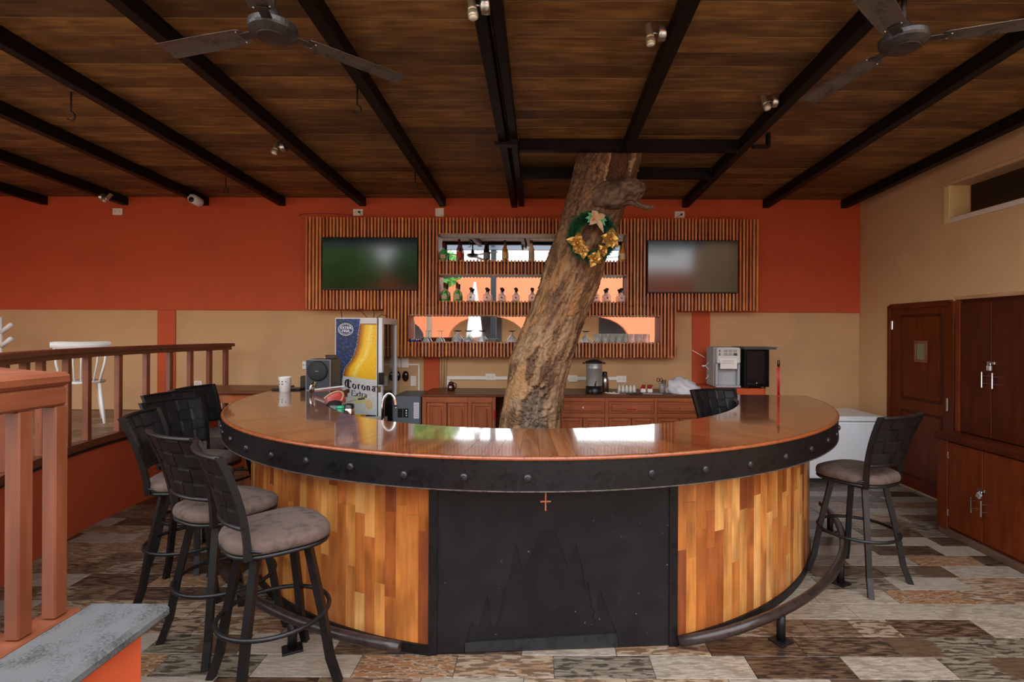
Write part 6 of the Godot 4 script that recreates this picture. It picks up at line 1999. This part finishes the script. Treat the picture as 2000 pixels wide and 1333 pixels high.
	var path: Array = [fb, fb + Vector3(0, 0.22, 0)]
	for i in 9:
		var a := PI - PI * i / 8
		path.append(fb + Vector3(0.047 + 0.047 * cos(a), 0.27 + 0.085 * sin(a), 0.0))
	path.append(fb + Vector3(0.096, 0.245, 0))
	part("spout", B.new(true).tube(path, 0.012, 12), M.chrome, fc)
	part("base", B.new(true).lathe(fb, [Vector2(0.028, 0), Vector2(0.026, 0.03), Vector2(0.014, 0.04)], 16), M.chrome, fc)
	part("lever", B.new(true).tube([fb + Vector3(0.012, 0.06, 0), fb + Vector3(0.06, 0.075, 0)], 0.006, 8), M.chrome, fc)
	# red bowl, black lid, green cloth, steel jar, spatula in the sink area
	var bc := V(sv(655, 785, 4.5).x, 0.88, 4.5)
	var bo := thing("red_bowl", "red bowl with a tan rim tilted up behind the bar", "bowl", bc)
	var bs := Basis(Vector3(0, 0, 1), 0.45) * Basis(Vector3(1, 0, 0), 0.6)
	part("bowl", B.new(true).lathe(bc + Vector3(-0.01, 0.16, 0), [Vector2(0, -0.05), Vector2(0.07, -0.045), Vector2(0.115, 0.0), Vector2(0.125, 0.05), Vector2(0.118, 0.05), Vector2(0.105, 0.0), Vector2(0.06, -0.036), Vector2(0, -0.04)], 30, bs), mat(S(168, 56, 48), 0.4), bo)
	var rim: Array = []
	for i in 30: rim.append(bc + Vector3(-0.01, 0.16, 0) + bs * Vector3(0.122 * cos(TAU * i / 30), 0.053, 0.122 * sin(TAU * i / 30)))
	part("rim", B.new(true).tube(rim, 0.008, 8, true), mat(S(176, 136, 104), 0.5), bo)
	var bl := V(sv(655, 797, 4.28).x, 0.88, 4.28)
	var bd := thing("black_pot_lid", "black domed lid behind the bar below the red bowl", "lid", bl)
	part("dome", B.new(true).lathe(bl, [Vector2(0.085, 0.17), Vector2(0.08, 0.2), Vector2(0.05, 0.23), Vector2(0, 0.24)], 24), mat(S(40, 36, 36), 0.25), bd)
	part("pot", B.new(true).lathe(bl, [Vector2(0, 0), Vector2(0.08, 0), Vector2(0.083, 0.17)], 24), M.black_plastic, bd)
	var gc := V(sv(666, 803, 4.12).x, 0.88, 4.12)
	var gb := thing("green_tub", "small green tub behind the bar next to the steel jar", "tub", gc)
	part("tub", B.new(true).lathe(gc, [Vector2(0, 0), Vector2(0.03, 0), Vector2(0.036, 0.195), Vector2(0.0, 0.2)], 16), mat(S(30, 130, 90), 0.4), gb)
	part("lid", B.new(true).lathe(gc + Vector3(0, 0.2, 0), [Vector2(0.038, 0), Vector2(0.038, 0.014), Vector2(0, 0.016)], 16), mat(S(40, 150, 104), 0.4), gb)
	var jc := V(sv(682, 805, 4.0).x, 0.88, 4.0)
	var jr := thing("steel_jar", "steel jar with a dark band standing behind the bar by the beer fridge", "jar", jc)
	part("body", B.new(true).lathe(jc, [Vector2(0, 0), Vector2(0.038, 0), Vector2(0.04, 0.2), Vector2(0.034, 0.215)], 22), M.chrome, jr)
	part("lid", B.new(true).lathe(jc + Vector3(0, 0.215, 0), [Vector2(0.037, 0), Vector2(0.037, 0.03), Vector2(0.02, 0.036), Vector2(0, 0.036)], 20), M.black_plastic, jr)
	var sp := thing("spatula", "long steel spatula leaning up behind the bar before the beer fridge", "spatula", V(sv(680, 790, 4.2).x, 0.88, 4.2))
	part("blade", B.new().bar(sv(669, 788, 4.2), sv(700, 780, 4.2), 0.022, 0.004, Vector3(0, 0, 1), 0.001), M.steel, sp)
	part("handle", B.new(true).tube([sv(700, 780, 4.2), sv(712, 778.5, 4.2)], 0.009, 8), M.black_plastic, sp)
	part("shank", B.new(true).tube([sv(669, 788, 4.2), V(sv(664, 800, 4.2).x, 0.881, 4.2)], 0.005, 6), M.steel, sp)
	# red-handled knife on the counter gap, white cable on the right
	var kf := thing("red_opener", "red-handled opener hanging in the back counter's open gap", "opener", V(sv(966, 805, 5.83).x, 0.7, 5.835))
	part("handle", B.new().span(sv(964, 801, 5.83).x, sv(968.5, 801, 5.83).x, 0.70, 0.8, 5.80, 5.826, 0.006), M.red, kf)
	part("shaft", B.new().span(sv(965.5, 801, 5.83).x, sv(967, 801, 5.83).x, 0.55, 0.70, 5.81, 5.816), M.steel, kf)
	var wc := thing("white_cable", "white cable drooping over the bar's inner edge beside the dark stool", "cable", V(1.75, Y, 4.6))
	var wp: Array = []
	for q in [[1437, 771, 4.95], [1446, 776, 4.8], [1453, 786, 4.6], [1452, 793, 4.45], [1446, 799, 4.4]]:
		wp.append(sv(q[0], q[1], q[2]))
	part("cord", B.new(true).tube(wp, 0.004, 6), M.white_plastic, wc)

# ---------------------------------------------------------------- on the platform
func build_platform_things():
	# white bentwood chair
	var L := 0.69
	var D := 5.55
	var k := thing("white_chair", "white spindle-back wooden chair on the raised platform", "chair", V(-5.0, L, D))
	var o := V(-4.98, L, D)
	var turn := Basis(Vector3.UP, 0.75)
	var w := func(x: float, y: float, z: float) -> Vector3: return o + turn * Vector3(x, y, z)
	var seat := B.new(true)
	seat.lathe(w.call(0, 0.43, 0), [Vector2(0, 0), Vector2(0.2, 0), Vector2(0.212, 0.012), Vector2(0.205, 0.026), Vector2(0, 0.022)], 28, turn)
	part("seat", seat, M.white_paint, k)
	for q in [[-0.15, -0.14, -0.19, -0.2], [0.15, -0.14, 0.19, -0.2], [-0.15, 0.15, -0.19, 0.24], [0.15, 0.15, 0.19, 0.24]]:
		part("leg", B.new(true).tube([w.call(q[0], 0.43, q[1]), w.call((q[0] + q[2]) / 2, 0.2, (q[1] + q[3]) / 2), w.call(q[2], 0.0, q[3])], [0.016, 0.019, 0.014], 10), M.white_paint, k)
	for i in 7:
		var u := -1.0 + i / 3.0
		part("spindle", B.new(true).tube([w.call(u * 0.15, 0.445, 0.17), w.call(u * 0.19, 0.65, 0.2), w.call(u * 0.21, 0.86, 0.26 - 0.03 * u * u)], 0.012 if absf(u) > 0.9 else 0.008, 8), M.white_paint, k)
	var cr := B.new(true)
	var prev: Array = []
	for i in 13:
		var u := -1.0 + i / 6.0
		var c0: Vector3 = w.call(u * 0.24, 0.84 + 0.012 * u * u, 0.262 - 0.045 * u * u)
		var hh := 0.042 * (1.0 - 0.35 * pow(absf(u), 6))
		var row: Array = [c0 + Vector3(0, -hh, 0), c0 + Vector3(0, hh, 0) + turn * Vector3(0, 0, 0.014)]
		if prev.size():
			var n := turn * Vector3(0, 0, 0.011)
			cr.oquad(prev[0] + n, row[0] + n, row[1] + n, prev[1] + n, n)
			cr.oquad(prev[0] - n, row[0] - n, row[1] - n, prev[1] - n, -n)
			cr.oquad(prev[1] + n, row[1] + n, row[1] - n, prev[1] - n, Vector3.UP)
			cr.oquad(prev[0] + n, row[0] + n, row[0] - n, prev[0] - n, Vector3.DOWN)
		prev = row
	part("crest_rail", cr, M.white_paint, k)
	# coat rack
	var c := V(sv(0, 700, 5.9).x, L, 5.9)
	var r := thing("coat_rack", "white coat rack with slanting pegs at the left edge", "coat rack", c)
	part("pole", B.new(true).tube([c, c + Vector3(0, 1.15, 0)], 0.022, 12), M.white_paint, r)
	for q in [[1.02, 1], [0.86, 1], [1.06, -1], [0.9, -1]]:
		part("peg", B.new(true).tube([c + Vector3(q[1] * 0.015, q[0] - 0.05, 0), c + Vector3(q[1] * 0.15, q[0] + 0.045, 0.02), c + Vector3(q[1] * 0.165, q[0] + 0.052, 0.02)], [0.026, 0.026, 0.012], 10), M.white_paint, r)
	for i in 3:
		var a := TAU * i / 3
		part("foot", B.new(true).tube([c + Vector3(0, 0.12, 0), c + Vector3(cos(a) * 0.25, 0.015, sin(a) * 0.25)], 0.016, 8), M.white_paint, r)

# ---------------------------------------------------------------- the courtyard behind the viewer, seen in the mirrors
func leaf_mass(c: Vector3, r: Vector3, n: int, sz: float, sd: int) -> B:
	var b := B.new()
	var g := RandomNumberGenerator.new()
	g.seed = sd
	for i in n:
		var v := Vector3(g.randfn(), g.randfn(), g.randfn()).normalized() * pow(g.randf(), 0.4)
		var p := c + v * r
		var x := Vector3(g.randfn(), g.randfn(), g.randfn()).normalized()
		var y := x.cross(Vector3(g.randfn(), g.randfn(), g.randfn())).normalized()
		b.quad(p - x * sz, p - y * sz * 0.45, p + x * sz, p + y * sz * 0.45)
	return b

func build_courtyard():
	var gr := struct("floor_courtyard", "pale paved courtyard behind the viewer")
	part("paving", B.new().span(-30, 30, -0.25, -0.02, -30, -1.0), mat(S(176, 164, 148), 0.8, {tex = T.mottle, tri = 0.4}), gr)
	# arcade
	var d := -12.0
	var w := thing("arcade_building", "salmon orange arcaded building across the courtyard", "building", V(0, 0, d))
	var pts := PackedVector2Array([Vector2(-14, 4.6), Vector2(-14, 0)])
	for c in [-11.9, -7.4, -2.55, 2.4, 7.3, 11.9]:
		pts.append(Vector2(c - 1.85, 0))
		pts.append(Vector2(c - 1.85, 1.35))
		for i in range(1, 12):
			var a := PI - PI * i / 12
			pts.append(Vector2(c + 1.85 * cos(a), 1.35 + 1.1 * sin(a)))
		pts.append(Vector2(c + 1.85, 1.35))
		pts.append(Vector2(c + 1.85, 0))
	pts.append(Vector2(14, 0)); pts.append(Vector2(14, 4.6))
	var salmon := mat(S(212, 108, 70), 0.8, {tex = T.mottle, tri = 0.3})
	part("arcade_wall", B.new().prism(pts, -0.4, 0.0, Transform3D(Basis(), Vector3(0, 0, -d))), salmon, w)
	part("inner_wall", B.new().span(-14, 14, 0, 4.4, -15.2, -15.0), M.beige, w)
	part("roof", B.new().span(-14, 14, 4.4, 4.6, -15.2, -12.01), M.grey_metal, w)
	for x in [-7.0, -3.6, -1.0, 3.2, 7.6]:
		part("door", B.new().span(x, x + 1.5, 0, 2.5, -14.99, -14.95), mat(S(70, 64, 66), 0.5), w)
	for i in 12: part("beam_end", B.new().span(-6.2 + i * 1.1, -6.02 + i * 1.1, 4.02, 4.26, -11.99, -11.8), M.grey_metal, w)
	# pergola
	var p := thing("pergola", "grey steel pergola frame with a black post over the courtyard", "pergola", V(-1.4, 0, -2.2))
	part("post", B.new().span(-1.46, -1.3, -0.02, 4.1, -2.3, -2.14), M.black_matte, p)
	part("post", B.new().span(5.2, 5.36, -0.02, 4.1, -2.3, -2.14), M.black_matte, p)
	part("beam", B.new().span(-9, 8, 4.1, 4.36, -2.32, -2.12), mat(S(96, 104, 116), 0.6), p)
	for x in [-8.0, -4.6, -1.4, 1.9, 5.3]: part("rafter", B.new().span(x - 0.06, x + 0.06, 4.2, 4.35, -2.1, -0.2), mat(S(96, 104, 116), 0.6), p)
	var l := V(-1.85, 4.098, -2.22)
	var la := thing("pendant_lamp", "grey bell-shaped pendant lamp hanging from the pergola", "lamp", l)
	part("cord", B.new(true).tube([l, l + Vector3(0, -0.25, 0)], 0.01, 6), M.black_matte, la)
	part("shade", B.new(true).lathe(l + Vector3(0, -0.62, 0), [Vector2(0.2, 0), Vector2(0.19, 0.03), Vector2(0.1, 0.1), Vector2(0.07, 0.2), Vector2(0.03, 0.3), Vector2(0.02, 0.38)], 20), M.grey_metal, la)
	# parasols
	var u := V(-2.55, 0, -7.0)
	var cl := thing("closed_parasol", "closed white parasol standing in the courtyard", "parasol", u)
	part("canopy", B.new(true).lathe(u, [Vector2(0.06, 0.95), Vector2(0.34, 1.25), Vector2(0.26, 2.0), Vector2(0.1, 3.2), Vector2(0.03, 3.6), Vector2(0, 3.62)], 12), M.white_paint, cl)
	part("pole", B.new(true).tube([u, u + Vector3(0, 1.2, 0)], 0.03, 10), M.steel, cl)
	part("base", B.new(true).lathe(u, [Vector2(0.3, -0.02), Vector2(0.3, 0.05), Vector2(0, 0.06)], 18), M.grey_metal, cl)
	# trees
	var lf := [mat(S(112, 160, 70), 0.6), mat(S(84, 140, 66), 0.6), mat(S(140, 176, 86), 0.6)]
	for m in lf:
		m.backlight_enabled = true
		m.backlight = Color(0.25, 0.35, 0.1)
	var i := 0
	for q in [[-8.2, -8.0, 4.2, 1.95, "broad bright green tree at the courtyard's left"], [-4.7, -8.4, 4.3, 1.5, "slim green tree beside the broad one in the courtyard"], [-13.5, -6.5, 4.6, 2.8, "tall green tree at the far left of the courtyard"], [7.9, -7.2, 4.2, 1.6, "green tree at the courtyard's right"], [13.5, -7.0, 4.6, 2.7, "tall green tree at the far right of the courtyard"]]:
		var at := V(q[0], 0, q[1])
		var t := thing("courtyard_tree", q[4], "tree", at, "courtyard trees")
		part("trunk", B.new(true).tube([at + Vector3(0, -0.02, 0), at + Vector3(0.1, q[2] * 0.45, 0), at + Vector3(-0.05, q[2], 0)], [0.16, 0.12, 0.06], 10), mat(S(120, 100, 84), 0.9), t)
		var fo := part("foliage", leaf_mass(at + Vector3(0, q[2], 0), Vector3(q[3], q[3] * 0.62, q[3]), 2600, 0.16, 40 + i), lf[i % 3], t)
		fo.set_meta("kind", "stuff")
		i += 1

func _ready():
	make_materials()
	sky_camera_light()
	build_floor()
	build_walls()
	build_ceiling()
	build_platform()
	build_bar()
	build_tree()
	build_slat_wall()
	build_back_counter()
	build_stools()
	build_right_side()
	build_fans_and_fittings()
	build_small_things()
	build_platform_things()
	build_courtyard()
